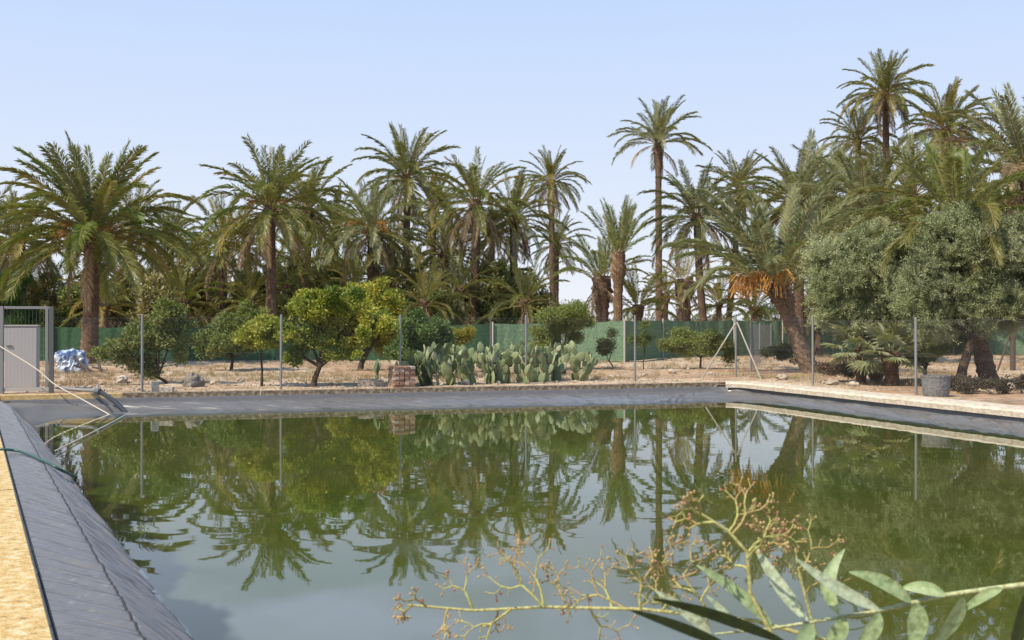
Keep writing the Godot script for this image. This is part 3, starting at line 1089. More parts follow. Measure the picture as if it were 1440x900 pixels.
func wire_fence(pts: Array, heights: Array, label: String, skip_first_post := false) -> Node3D:
	var root := thing("wire_fence", pts[0], label, "fence")
	for k in pts.size():
		if k == 0 and skip_first_post: continue
		part("post", pole_mesh(heights[k], 0.033), M.galvanised, root, Transform3D(Basis(Vector3.RIGHT, r(-0.01, 0.01)) * Basis(Vector3.BACK, r(-0.008, 0.008)), pts[k] - pts[0]))
	for k in pts.size() - 1:
		var o := Vector3(0, 0, -0.045)
		part("wire_mesh", chain_link(pts[k] - pts[0] + o, pts[k + 1] - pts[0] + o, minf(heights[k], heights[k + 1]) - 0.1, 0.085), M.wire, root)
	return root

func rod(a: Vector3, b: Vector3, rad: float, sides := 8) -> ArrayMesh:
	var sh := Shape.new()
	sh.tube([a, b], [rad, rad], sides)
	return sh.mesh()

func bar(lo: Vector3, hi: Vector3, ch := 0.004) -> ArrayMesh:
	var sh := Shape.new()
	sh.box(lo, hi, ch)
	return sh.mesh()

func build_fences() -> void:
	var far_pts := []
	for q in [[70, 552.5], [200, 551], [395, 547.5], [563, 543.5], [740, 539], [893, 535], [1035, 531]]:
		far_pts.append(on_ground(q[0], q[1]))
	var f := wire_fence(far_pts, [1.9, 1.92, 1.92, 1.93, 1.93, 1.95, 1.98], "chain-link fence on thin grey posts from the gate past the prickly pears", true)
	var last: Vector3 = far_pts[6] - far_pts[0]
	var g: Vector3 = on_ground(985, 532) - far_pts[0]
	part("brace", rod(g + Vector3(0, -0.05, 0), last + Vector3(-0.02, 1.72, 0), 0.022), M.pale_paint, f)
	var g2: Vector3 = on_ground(1071, 533) - far_pts[0]
	part("brace", rod(g2 + Vector3(0, -0.05, 0), last + Vector3(0.03, 1.76, 0.01), 0.022), M.pale_paint, f)
	var right_pts := [on_ground(1035, 531) + Vector3(0.09, 0, 0.05), on_ground(1143, 541), on_ground(1288, 555), on_ground(1478, 575)]
	wire_fence(right_pts, [1.95, 1.90, 1.84, 1.84], "chain-link fence beside the sandy ledge in front of the olive trees", true)
	var back_pts := [on_ground(1056, 523), on_ground(1068, 512), on_ground(1084, 503)]
	wire_fence(back_pts, [1.8, 1.75, 1.75], "short run of wire fence leading away behind the braced corner post")
	# gate
	var gl := on_ground(2, 553.5)
	var gr := on_ground(70, 552.5)
	var along := gr - gl
	var w := along.length()
	var gate := thing("metal_gate", gl, "tall grey metal frame gate with thin bars before the grey cabinet", "gate", "", atan2(-along.z, along.x))
	part("post", bar(Vector3(-0.10, -0.2, -0.06), Vector3(0.05, 2.12, 0.06)), M.galvanised, gate)
	part("post", bar(Vector3(w - 0.01, -0.2, -0.05), Vector3(w + 0.09, 2.12, 0.05)), M.dark_steel, gate)
	part("top_rail", bar(Vector3(0.052, 2.06, -0.025), Vector3(w - 0.012, 2.12, 0.025)), M.galvanised, gate)
	part("stile", bar(Vector3(w - 0.10, 0.14, -0.028), Vector3(w - 0.03, 2.055, 0.028)), M.galvanised, gate)
	part("bottom_rail", bar(Vector3(0.052, 0.05, -0.035), Vector3(w - 0.012, 0.135, 0.035)), M.pale_paint, gate)
	var bars := 11
	for k in bars:
		var x := 0.12 + (w - 0.26) * k / (bars - 1)
		part("gate_bar", rod(Vector3(x, 0.13, 0), Vector3(x, 2.06, 0), 0.0019, 5), M.galvanised, gate)
	# cabinet behind the gate
	var cb := foot(29.5, 26.6)
	var cab := thing("cabinet", cb, "plain grey metal cabinet standing behind the gate bars", "cabinet", "", 0.28)
	part("body", bar(Vector3(-0.39, -0.05, -0.36), Vector3(0.39, 1.63, 0.0), 0.006), M.cabinet_grey, cab)
	part("door", bar(Vector3(-0.375, 0.06, 0.003), Vector3(0.375, 1.60, 0.022), 0.004), M.cabinet_grey, cab)
	part("roof", bar(Vector3(-0.41, 1.635, -0.38), Vector3(0.41, 1.67, 0.035), 0.006), M.pale_paint, cab)
	part("handle", bar(Vector3(-0.33, 1.12, 0.024), Vector3(-0.20, 1.145, 0.05), 0.004), M.dark_steel, cab)

func build_net_fence() -> void:
	net_run([[-60, 47.0, 1.60], [75, 47.5, 1.60], [190, 47.6, 1.60], [300, 47.8, 1.60], [420, 48.0, 1.62], [560, 48.6, 1.66], [690, 49.5, 1.75]], M.green_net, M.dark_steel, "long dark green shade net fence behind the lemon trees")
	net_run([[693, 49.5, 1.75], [790, 50.0, 1.84], [878, 46.5, 1.88], [932, 51.5, 1.92], [1032, 55.0, 1.94], [1100, 57.5, 1.94], [1170, 59.0, 1.92], [1250, 60.0, 1.9], [1340, 60.0, 1.9], [1460, 58.0, 1.9]], M.faded_net, M.pale_paint, "faded green shade net fence on pale posts behind the prickly pears")

func net_run(spots: Array, m: Material, pm: Material, label: String) -> void:
	var pts := []
	for q in spots:
		pts.append([foot(q[0], q[1]), q[2]])
	var root := thing("net_fence", pts[0][0], label, "fence")
	for k in pts.size() - 1:
		var a: Vector3 = pts[k][0] - pts[0][0]
		var b: Vector3 = pts[k + 1][0] - pts[0][0]
		var ha: float = pts[k][1]
		var hb: float = pts[k + 1][1]
		var sh := Shape.new()
		var cols := int(a.distance_to(b) / 0.14)
		var nrm := (b - a).cross(Vector3.UP).normalized()
		for i in cols + 1:
			var u := float(i) / cols
			for j in 7:
				var v := j / 6.0
				var sag := 0.05 * sin(PI * u) * v
				var y := lerpf(0.03, lerpf(ha, hb, u) - sag + 0.02 * noise.get_noise_2d(i * 6.0, k * 50.0), v)
				var p := a.lerp(b, u) + Vector3(0, y, 0) + nrm * (0.09 * noise.get_noise_2d((i + k * 60) * 9.0, v * 9.0) + 0.06 * noise.get_noise_2d((i + k * 60) * 30.0, v * 4.0))
				sh.v.append(p); sh.c.append(Color.WHITE)
		for i in cols:
			for j in 6:
				var q := i * 7 + j
				sh.t.append_array(PackedInt32Array([q, q + 7, q + 8, q, q + 8, q + 1]))
		sh.smooth()
		part("net", sh.mesh(), m, root)
	for k in pts.size():
		part("post", pole_mesh(pts[k][1] + 0.06, 0.045), pm, root, Transform3D(Basis(), pts[k][0] - pts[0][0] + Vector3(0, 0, 0.07)))

# ------------------------------------------------------------------ small things by the pond
func rock_mesh(sd: int, squash := 0.7) -> ArrayMesh:
	var sh := Shape.new()
	var g := RandomNumberGenerator.new()
	g.seed = sd
	var rows := 7
	var sides := 10
	for i in rows + 1:
		var th := PI * i / rows
		for j in sides:
			var a := TAU * j / sides
			var d := Vector3(sin(th) * cos(a), cos(th), sin(th) * sin(a))
			var rr := 0.5 * (1.0 + 0.55 * noise.get_noise_3d(d.x * 60.0 + sd * 31.0, d.y * 60.0, d.z * 60.0))
			sh.v.append(Vector3(d.x * rr, d.y * rr * squash, d.z * rr))
			sh.c.append(Color.WHITE)
	for i in rows:
		for j in sides:
			var p := i * sides + j
			var q := i * sides + (j + 1) % sides
			sh.t.append_array(PackedInt32Array([p, q, q + sides, p, q + sides, p + sides]))
	sh.flat()
	return sh.mesh()

func tinted(m: String, c: Color) -> StandardMaterial3D:
	var key := "%s_%s" % [m, c.to_html()]
	if not M.has(key):
		var k: StandardMaterial3D = M[m].duplicate()
		k.albedo_color = c.linear_to_srgb()
		M[key] = k
	return M[key]

func rock(px: float, py: float, w: float, c: Color, label: String, sd: int, squash := 0.7, group := "") -> void:
	var p := on_ground(px, py)
	var o := top("rock", rock_mesh(sd, squash), tinted("stone", c), p + Vector3(0, w * squash * 0.30, 0), label, "rock", group)
	o.scale = Vector3.ONE * w
	o.rotation.y = sd * 1.7

func soft_tube(pts: Array, rad: float, sides := 8) -> ArrayMesh:
	# a smooth hose through the points
	var c := Curve3D.new()
	for k in pts.size():
		var t: Vector3 = (pts[mini(k + 1, pts.size() - 1)] - pts[maxi(k - 1, 0)]) / 6.0
		c.add_point(pts[k], -t, t)
	var out := []
	var rr := []
	for p in c.tessellate_even_length(5, 0.06):
		out.append(p); rr.append(rad)
	var sh := Shape.new()
	sh.tube(out, rr, sides)
	sh.smooth()
	return sh.mesh()

func build_small_things() -> void:
	# hollow concrete blocks
	var bp := on_ground(218, 551.5)
	var b1 := thing("concrete_block", bp, "hollow grey concrete block stood on end beside a lying one", "block", "", 0.45)
	part("block_body", bar(Vector3(-0.09, -0.02, -0.1), Vector3(0.09, 0.27, 0.1), 0.008), tinted("stone", Color(0.30, 0.30, 0.29)), b1)
	var bp2 := on_ground(234, 551.8)
	var b2 := thing("concrete_block", bp2, "pale concrete block lying flat beside an upright block", "block", "", 0.1)
	part("block_body", bar(Vector3(-0.155, -0.02, -0.1), Vector3(0.175, 0.14, 0.1), 0.008), tinted("stone", Color(0.50, 0.44, 0.38)), b2)
	# stone trough
	var tr := thing("stone_trough", on_ground(522, 543.5), "low weathered stone trough lying near the brick stack", "trough", "", 0.12)
	var t0 := tinted("stone", Color(0.44, 0.39, 0.33))
	part("bottom", bar(Vector3(-0.34, -0.03, -0.13), Vector3(0.34, 0.05, 0.15), 0.006), t0, tr)
	part("side", bar(Vector3(-0.345, 0.052, 0.09), Vector3(0.345, 0.19, 0.155), 0.008), t0, tr)
	part("side", bar(Vector3(-0.345, 0.052, -0.135), Vector3(0.345, 0.20, -0.07), 0.008), t0, tr)
	part("end", bar(Vector3(-0.343, 0.052, -0.068), Vector3(-0.27, 0.195, 0.088), 0.008), t0, tr)
	part("end", bar(Vector3(0.27, 0.052, -0.068), Vector3(0.343, 0.195, 0.088), 0.008), t0, tr)
	# stack of bricks
	var st := thing("brick_stack", on_ground(565, 544), "square stack of pale red bricks at the edge of the prickly pears", "bricks", "", 0.42)
	var bm := bar(Vector3(-0.148, 0.0, -0.062), Vector3(0.148, 0.068, 0.062), 0.006)
	var bms := [tinted("brick", Color(0.40, 0.255, 0.19)), tinted("brick", Color(0.34, 0.205, 0.15)), tinted("brick", Color(0.47, 0.33, 0.25)), tinted("brick", Color(0.55, 0.46, 0.39))]
	for c in 8:
		for k in 4:
			for q in 2:
				var x := (q - 0.5) * 0.305 + r(-0.012, 0.012)
				var z := (k - 1.5) * 0.128 + r(-0.008, 0.008)
				var b := Basis(Vector3.UP, r(-0.05, 0.05))
				var p := Vector3(x, c * 0.0705 + 0.0, z)
				if c % 2 == 1: p = Vector3(z * 1.18, c * 0.0705, x * 0.84); b = Basis(Vector3.UP, PI / 2 + r(-0.05, 0.05))
				part("brick", bm, bms[rng.randi() % 4], st, Transform3D(b, p))
	# rocks
	rock(172, 538, 0.34, Color(0.62, 0.56, 0.50), "whitish rock on bare earth in front of the leafy fig", 3, 0.75)
	rock(272, 545, 0.55, Color(0.25, 0.225, 0.205), "rounded dark grey boulder beside the small fig trunk", 8, 0.85)
	for q in [[143, 541, 0.16], [300, 541, 0.2], [338, 536, 0.22], [420, 534, 0.16], [472, 537, 0.15], [330, 543, 0.12], [598, 541, 0.2], [620, 542, 0.16], [655, 541, 0.25], [700, 540, 0.16], [760, 537, 0.18], [860, 531, 0.2], [906, 529, 0.2], [945, 525, 0.3], [1000, 528, 0.25], [1100, 534, 0.3], [1170, 541, 0.3], [1200, 544, 0.25], [1420, 548, 0.3]]:
		rock(q[0], q[1], q[2] * r(0.9, 1.2), Color(0.52, 0.44, 0.36) * r(0.85, 1.15), "small pale stone lying on the sandy earth behind the wire fence", int(q[0]), 0.6, "stones on the sandy earth")
	# bundle in a tarpaulin
	var tp := on_ground(101, 523.5)
	var sh := Shape.new()
	var rows := 26
	var sides := 60
	for i in rows + 1:
		var th := PI * i / rows
		for j in sides:
			var a := TAU * j / sides
			var d := Vector3(sin(th) * cos(a), cos(th), sin(th) * sin(a))
			var sq := pow(pow(absf(d.x), 4.0) + pow(absf(d.y), 4.0) + pow(absf(d.z), 4.0), -0.25)
			var fold := 0.11 * (1.0 - 2.0 * absf(sin(a * 4.5 + 2.0 * d.y + 5.0 * noise.get_noise_3d(d.x * 40.0, d.y * 40.0, d.z * 40.0)))) * sin(th)
			var rr := sq * 0.42 * (1.0 + fold + 0.25 * noise.get_noise_3d(d.x * 50.0, d.y * 50.0, d.z * 50.0 + 70.0))
			sh.v.append(Vector3(d.x * rr * 1.12, 0.40 + d.y * rr * 0.98, d.z * rr * 0.9))
			var blue := smoothstep(-0.10, 0.02, noise.get_noise_3d(d.x * 85.0, d.y * 30.0, d.z * 85.0 + 20.0))
			sh.c.append(Color(0.55, 0.60, 0.64).lerp(Color(0.10, 0.17, 0.34), blue))
	for i in rows:
		for j in sides:
			var p := i * sides + j
			var q := i * sides + (j + 1) % sides
			sh.t.append_array(PackedInt32Array([p, q, q + sides, p, q + sides, p + sides]))
	sh.flat()
	top("tarp_bundle", sh.mesh(), M.tarp, tp + Vector3(0, -0.03, 0), "creased blue and white tarpaulin bundle at the foot of the thick palm", "tarpaulin")
	# cut stalks beside it
	for q in [[122, 525, 0.7, 0.9, 0.1], [128, 526, 0.9, 0.6, 0.5], [136, 524, 0.8, 0.35, -0.4], [142, 523, 0.6, 0.8, 0.9], [118, 521, 1.0, 1.05, -0.1], [150, 522, 0.7, 0.2, 0.4]]:
		var p := on_ground(q[0], q[1])
		var e := Vector3(-cos(q[3]) * q[2] * cos(q[4]), sin(q[3]) * q[2], -cos(q[3]) * q[2] * sin(q[4]))
		var s2 := Shape.new()
		s2.tube([Vector3(0, -0.03, 0), e * 0.5 + Vector3(0, 0.03, 0), e], [0.055, 0.045, 0.03], 6)
		s2.smooth()
		top("cut_palm_stalk", s2.mesh(), M.timber, p, "dark cut palm stalk leaning in the heap beside the tarpaulin bundle", "stalk", "cut stalks beside the tarpaulin")
	# suction pipe from the gate into the water
	var pipe := thing("suction_pipe", on_ground(78, 552), "black plastic suction pipe running from the gate into the pond", "pipe")
	var o := pipe.position
	var i0 := on_ground(139, 555.5) + Vector3(0, 0.09, 0)
	var wp := on_ground(182, 581, WY)
	part("tube", soft_tube([Vector3(0, 0.12, -0.1), on_ground(100, 553) + Vector3(0, 0.10, 0) - o, on_ground(122, 554) + Vector3(0, 0.09, 0) - o, i0 - o], 0.045), M.galvanised, pipe)
	part("coupling", rod(i0 - o + Vector3(-0.07, 0.0, 0), i0 - o + Vector3(0.07, -0.01, 0.08), 0.075, 12), M.dark_steel, pipe)
	part("valve", rod(i0 - o + Vector3(0.0, 0.05, 0.04), i0 - o + Vector3(0.0, 0.16, 0.04), 0.03, 8), M.cabinet_grey, pipe)
	part("tube", soft_tube([i0 - o, i0.lerp(wp, 0.5) - o + Vector3(0, 0.03, 0), wp - o + Vector3(0.05, -0.10, 0.05)], 0.055, 10), M.black_plastic, pipe)
	part("tube", soft_tube([i0 - o + Vector3(-0.05, -0.04, 0.1), i0.lerp(wp, 0.5) - o + Vector3(-0.12, -0.05, 0.12), wp - o + Vector3(-0.22, -0.08, 0.2)], 0.022, 8), M.black_plastic, pipe)
	# ropes
	var rp := [at(-40, 463, 25.0), at(0, 487, 24.9), at(50, 518, 24.5), at(78, 541, 24.2), at(120, 564, 23.7), at(163, 588, 23.0)]
	top("rope", soft_tube(rp, 0.014, 6), M.rope, Vector3.ZERO, "taut beige rope slanting from the gate post down over the liner", "rope")
	var w0 := on_ground(184, 579.5, WY + 0.03)
	var w1 := on_ground(78, 634, WY + 0.05)
	top("rope", soft_tube([w0, w0.lerp(w1, 0.5) + Vector3(0, -0.012, 0), w1], 0.011, 6), M.rope, Vector3.ZERO, "beige rope stretched over the water from the pipe end to the liner", "rope")
	# garden hose over the liner
	var h := [on_ground(-40, 628, 0.03), on_ground(0, 631, 0.03), on_ground(30, 635, -0.01), on_ground(60, 647, -0.015), on_ground(85, 660, -0.10), on_ground(100, 667, -0.24), on_ground(112, 672, -0.40)]
	top("garden_hose", soft_tube(h, 0.018, 8), M.green_hose, Vector3.ZERO, "dark green garden hose crossing the liner into the water", "hose")
	# tub under the olive trees
	var tb := thing("plant_tub", on_ground(1316, 557), "round grey tub holding earth behind the wire fence", "tub")
	var lt := Shape.new()
	var prof := [[0.0, -0.03], [0.27, -0.03], [0.30, 0.10], [0.325, 0.42], [0.34, 0.46], [0.34, 0.49], [0.31, 0.49], [0.30, 0.40], [0.0, 0.40]]
	var pts2 := []
	for q in prof:
		for j in 22:
			lt.v.append(Vector3(cos(TAU * j / 22) * q[0], q[1], sin(TAU * j / 22) * q[0])); lt.c.append(Color.WHITE)
	for i in prof.size() - 1:
		for j in 22:
			var p := i * 22 + j
			var q := i * 22 + (j + 1) % 22
			lt.t.append_array(PackedInt32Array([p, q, q + 22, p, q + 22, p + 22]))
	lt.flat()
	part("tub_body", lt.mesh(), tinted("stone", Color(0.20, 0.20, 0.205)), tb)
	part("soil", rod(Vector3(0, 0.385, 0), Vector3(0, 0.43, 0), 0.295, 16), M.timber, tb)
	# timber post with a stay, far side
	var tpst := thing("timber_post", foot(1424, 38.0), "dark timber post propped by a slanting stay", "post")
	part("upright", pole_mesh(1.75, 0.10), M.timber, tpst)
	part("stay", rod(Vector3(-0.62, -0.05, 0.1), Vector3(-0.05, 1.5, 0.02), 0.035), M.timber, tpst)
	# house far behind the olive trees
	var hs := thing("house", foot(1470, 95.0), "small pale pink house showing past the olive crown", "house")
	part("wall", bar(Vector3(-4.4, -0.1, -6), Vector3(6, 3.3, 0), 0.02), M.plaster, hs)
	part("roof", bar(Vector3(-4.6, 3.303, -6.2), Vector3(6.2, 3.5, 0.2), 0.03), M.plaster, hs)
	for x in [-3.5, -1.8, 1.0]:
		var wn := part("window", bar(Vector3(x - 0.45, 1.5, 0.004), Vector3(x + 0.45, 2.7, 0.05), 0.01), M.white_paint, hs)
		part("pane", bar(Vector3(x - 0.36, 1.6, 0.053), Vector3(x + 0.36, 2.6, 0.06), 0.002), M.glass_dark, wn)

# ------------------------------------------------------------------ near twig
func leaflet_mesh(a: Vector3, b: Vector3, wide: float, bow: Vector3, face: Vector3, col: Color) -> ArrayMesh:
	var sh := Shape.new()
	var n := 12
	var d := (b - a).normalized()
	var sd := d.cross(face).normalized()
	var nm := sd.cross(d).normalized()
	for i in n + 1:
		var s := float(i) / n
		var p := a.lerp(b, s) + bow * 4.0 * s * (1.0 - s)
		var w := wide * 0.5 * pow(sin(PI * pow(clampf(s, 0.001, 0.999), 0.8)), 0.75) + 0.0004
		for j in 3:
			sh.v.append(p + sd * w * (j - 1) + nm * (0.0 if j == 1 else w * 0.28))
			sh.c.append(col * (1.22 if j == 1 else 1.0))
	for i in n:
		for j in 2:
			var q := i * 3 + j
			sh.t.append_array(PackedInt32Array([q, q + 3, q + 4, q, q + 4, q + 1]))
	sh.smooth()
	return sh.mesh()

func crop(x: float, y: float) -> Vector2:
	return Vector2(860.0 + x / 2.483, 740.0 + y / 2.483)

func twig_tree(sh: Shape, a: Vector3, dir: Vector3, ln: float, rad: float, lv: int, buds: Array) -> void:
	# a zigzag flower stalk that forks into short curved twigs with buds at their ends
	var b := a + dir * ln
	var mid := a.lerp(b, 0.5) + Vector3(r(-1, 1), r(-1, 1), r(-1, 1)) * ln * 0.10
	var col := Color(0.42, 0.44, 0.15).lerp(Color(0.40, 0.24, 0.13), clampf(r(-0.7, 0.4) + lv * 0.16, 0.0, 0.8))
	sh.tube([a, mid, b], [rad, rad * 0.92, rad * 0.8], 6, col)
	if lv >= 4 or ln < 0.007:
		buds.append([b, r(0.0006, 0.0013)])
		if rng.randf() < 0.2: buds.append([mid + Vector3(r(-1, 1), r(-1, 1), 0) * 0.002, r(0.0009, 0.0014)])
		return
	var side := -1.0 if rng.randf() < 0.5 else 1.0
	for k in (2 if rng.randf() < 0.7 else 3):
		var an := side * r(0.35, 0.95)
		side = -side
		var nd := dir.rotated(Vector3(0, 0, 1), an)
		nd.z += r(-0.35, 0.35)
		twig_tree(sh, b, nd.normalized(), ln * r(0.55, 0.82), rad * 0.74, lv + 1, buds)
	if rng.randf() < 0.7:
		var nd := dir.rotated(Vector3(0, 0, 1), -side * r(0.8, 1.4))
		twig_tree(sh, mid, nd, ln * r(0.3, 0.5), rad * 0.6, lv + 2, buds)

func panicle(root: Node3D, path: Array, shoots: Array, origin: Vector3, rad: float) -> void:
	# path: [px, py, depth]; shoots: [px, py, to px, to py]
	var pts := []
	for q in path: pts.append(at(q[0], q[1], q[2]) - origin)
	var sh := Shape.new()
	var rr := []
	for k in pts.size(): rr.append(rad * lerpf(1.0, 0.55, float(k) / (pts.size() - 1)))
	sh.tube(pts, rr, 8, Color(0.46, 0.47, 0.20))
	var buds := []
	for s in shoots:
		var d: float = path[mini(1, path.size() - 1)][2] + r(-0.02, 0.02)
		var a := at(s[0], s[1], d) - origin
		# start on the stalk itself
		var best := 1e9
		var hit := a
		for k in pts.size() - 1:
			var c := Geometry3D.get_closest_point_to_segment(a, pts[k], pts[k + 1])
			if c.distance_to(a) < best:
				best = c.distance_to(a); hit = c
		var e := at(s[2], s[3], d + r(-0.03, 0.03)) - origin
		if best > 0.012: hit = a
		var full := e - hit
		twig_tree(sh, hit, full.normalized(), full.length() * 0.48, rad * 0.62, 1, buds)
	sh.smooth()
	var p := part("flower_stalk", sh.mesh(), M.twig, root)
	var bs := Shape.new()
	for q in buds:
		var c := Color(0.46, 0.20, 0.17).lerp(Color(0.48, 0.45, 0.18), rng.randf())
		var rb: float = q[1]
		bs.tube([q[0] - Vector3(0, rb, 0), q[0] - Vector3(0, rb * 0.5, 0), q[0] + Vector3(0, rb * 0.5, 0), q[0] + Vector3(0, rb, 0)], [rb * 0.3, rb * 0.95, rb * 0.95, rb * 0.3], 6, c)
	bs.smooth()
	var bo := part("buds", bs.mesh(), M.twig, p)
	bo.set_meta("kind", "stuff")

func build_near_twig() -> void:
	var origin := Vector3(1.05, 0.0, -0.42)
	var root := thing("pepper_shrub", origin, "pepper shrub branch with pale narrow leaflets and budding flower stalks over the water", "shrub")
	var D := 0.80
	# stem from the bank up to the branch that hangs over the water
	var e0 := at(1440, 821, D) - origin
	var ts := Shape.new()
	ts.tube([Vector3(0, -0.1, 0), Vector3(0.02, 0.5, 0.0), Vector3(0.0, 1.05, -0.05), Vector3(-0.12, 1.40, -0.15), Vector3(-0.35, 1.50, -0.26), e0 + Vector3(0.08, 0.02, 0.02)], [0.022, 0.018, 0.013, 0.008, 0.004, 0.0022], 8, Color(0.22, 0.19, 0.11))
	ts.smooth()
	part("stem", ts.mesh(), M.twig, root)
	# compound leaf
	var rc := [crop(1480, 195), crop(1440, 202), crop(1160, 240), crop(900, 300), crop(560, 355), crop(360, 375)]
	var rp := []
	for k in rc.size(): rp.append(at(rc[k].x, rc[k].y, D + 0.012 * k) - origin)
	rp[0] = e0 + Vector3(0.08, 0.02, 0.02)
	var rs := Shape.new()
	rs.tube(rp, [0.0024, 0.0022, 0.0020, 0.0017, 0.0013, 0.0008], 6, Color(0.42, 0.47, 0.27))
	rs.smooth()
	var leaf := part("leaf_stalk", rs.mesh(), M.twig, root)
	var pale := Color(0.30, 0.385, 0.20)
	var white := Color(0.47, 0.53, 0.38)
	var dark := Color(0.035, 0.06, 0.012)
	# base x, y, tip x, y (in the enlarged view), width in the same units, colour, bow x, y, tilt
	for q in [
		[1165, 240, 1008, 215, 42, pale, 0, -14, 0.2], [1045, 265, 828, 158, 46, pale, 10, -18, -0.2], [935, 290, 640, 110, 42, white, -6, 12, 0.3], [790, 305, 812, 78, 50, pale, -46, 4, -0.3],
		[685, 330, 494, 58, 46, white, -6, 12, 0.1], [560, 352, 295, 135, 42, pale, 14, -10, 0.3], [345, 374, 150, 222, 38, white, 6, -6, -0.2], [455, 366, 330, 240, 26, white, 0, 0, 0.2],
		[700, 342, 640, 430, 58, pale, 0, 0, 0.2], [815, 318, 735, 440, 56, pale, 8, 0, -0.1], [935, 300, 845, 440, 58, pale, 10, 0, 0.2], [1065, 266, 1048, 430, 70, pale, 6, 0, 0.0], [1225, 246, 1115, 420, 58, pale, 14, 0, 0.3], [1362, 214, 1215, 300, 30, pale, 4, -12, -0.3],
	]:
		var pb := crop(q[0], q[1])
		var pt := crop(q[2], q[3])
		var dd := D + 0.012 * clampf((1440.0 - q[0]) / 220.0, 0.0, 5.0)
		var a := at(pb.x, pb.y, dd) - origin
		var b := at(pt.x, pt.y, dd + r(-0.015, 0.02)) - origin
		var k: float = dd / F / 2.483
		part("leaflet", leaflet_mesh(a, b, q[4] * k * 1.0, Vector3(q[6] * k, -q[7] * k, 0), Vector3(q[8], 0.25, 1.0).normalized(), q[5]), M.pepper_leaf, leaf)
	# leaf of another twig, closer, with dark green leaflets
	var ds := Shape.new()
	var da := at(1100, 960, 0.62) - origin
	ds.tube([e0 + Vector3(0.02, -0.20, 0.05), at(1300, 985, 0.66) - origin, da, at(960, 930, 0.62) - origin], [0.002, 0.0018, 0.0015, 0.001], 6, Color(0.2, 0.24, 0.1))
	ds.tube([Vector3(-0.05, 1.22, -0.09), Vector3(-0.35, 1.22, -0.22), e0 + Vector3(0.02, -0.20, 0.05)], [0.005, 0.003, 0.002], 6, Color(0.22, 0.2, 0.1))
	ds.smooth()
	var leaf2 := part("leaf_stalk", ds.mesh(), M.twig, root)
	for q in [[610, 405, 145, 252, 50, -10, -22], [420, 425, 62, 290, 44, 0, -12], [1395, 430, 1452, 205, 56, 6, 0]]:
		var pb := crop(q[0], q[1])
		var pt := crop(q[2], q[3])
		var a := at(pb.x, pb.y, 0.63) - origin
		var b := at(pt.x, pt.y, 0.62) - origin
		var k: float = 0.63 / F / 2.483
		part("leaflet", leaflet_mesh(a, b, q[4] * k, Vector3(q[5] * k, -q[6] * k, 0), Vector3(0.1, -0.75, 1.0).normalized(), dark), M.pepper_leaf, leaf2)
	# flower stalks
	panicle(root, [[1180, 905, 0.86], [1060, 872, 0.86], [900, 856, 0.87], [765, 853, 0.88], [665, 858, 0.88], [575, 850, 0.88]],
		[[765, 853, 740, 768], [765, 853, 700, 790], [665, 853, 640, 800], [630, 855, 620, 900], [720, 855, 660, 900], [880, 856, 800, 815], [900, 856, 905, 780], [930, 857, 960, 770], [860, 855, 840, 800], [830, 855, 860, 905], [600, 852, 566, 830], [580, 850, 560, 868], [700, 855, 690, 890], [960, 860, 900, 830], [800, 854, 770, 800]], origin, 0.0018)
	panicle(root, [[1090, 900, 0.84], [1054, 832, 0.84], [1050, 775, 0.84], [1022, 745, 0.84], [985, 722, 0.84]],
		[[985, 722, 958, 705], [985, 722, 980, 690], [1000, 730, 955, 740], [1022, 745, 1050, 700], [1030, 750, 1070, 690], [1050, 775, 1100, 730], [1050, 790, 1090, 745], [1052, 800, 1010, 790]], origin, 0.0019)
	panicle(root, [[1150, 905, 0.87], [1122, 800, 0.87], [1118, 770, 0.87]], [[1122, 800, 1160, 740], [1118, 770, 1085, 735], [1122, 810, 1095, 780], [1130, 830, 1170, 800]], origin, 0.0014)
	panicle(root, [[1000, 910, 0.88], [990, 850, 0.88], [960, 810, 0.88]], [[960, 810, 930, 770], [960, 810, 985, 770], [975, 830, 940, 820], [985, 845, 1010, 800]], origin, 0.0014)

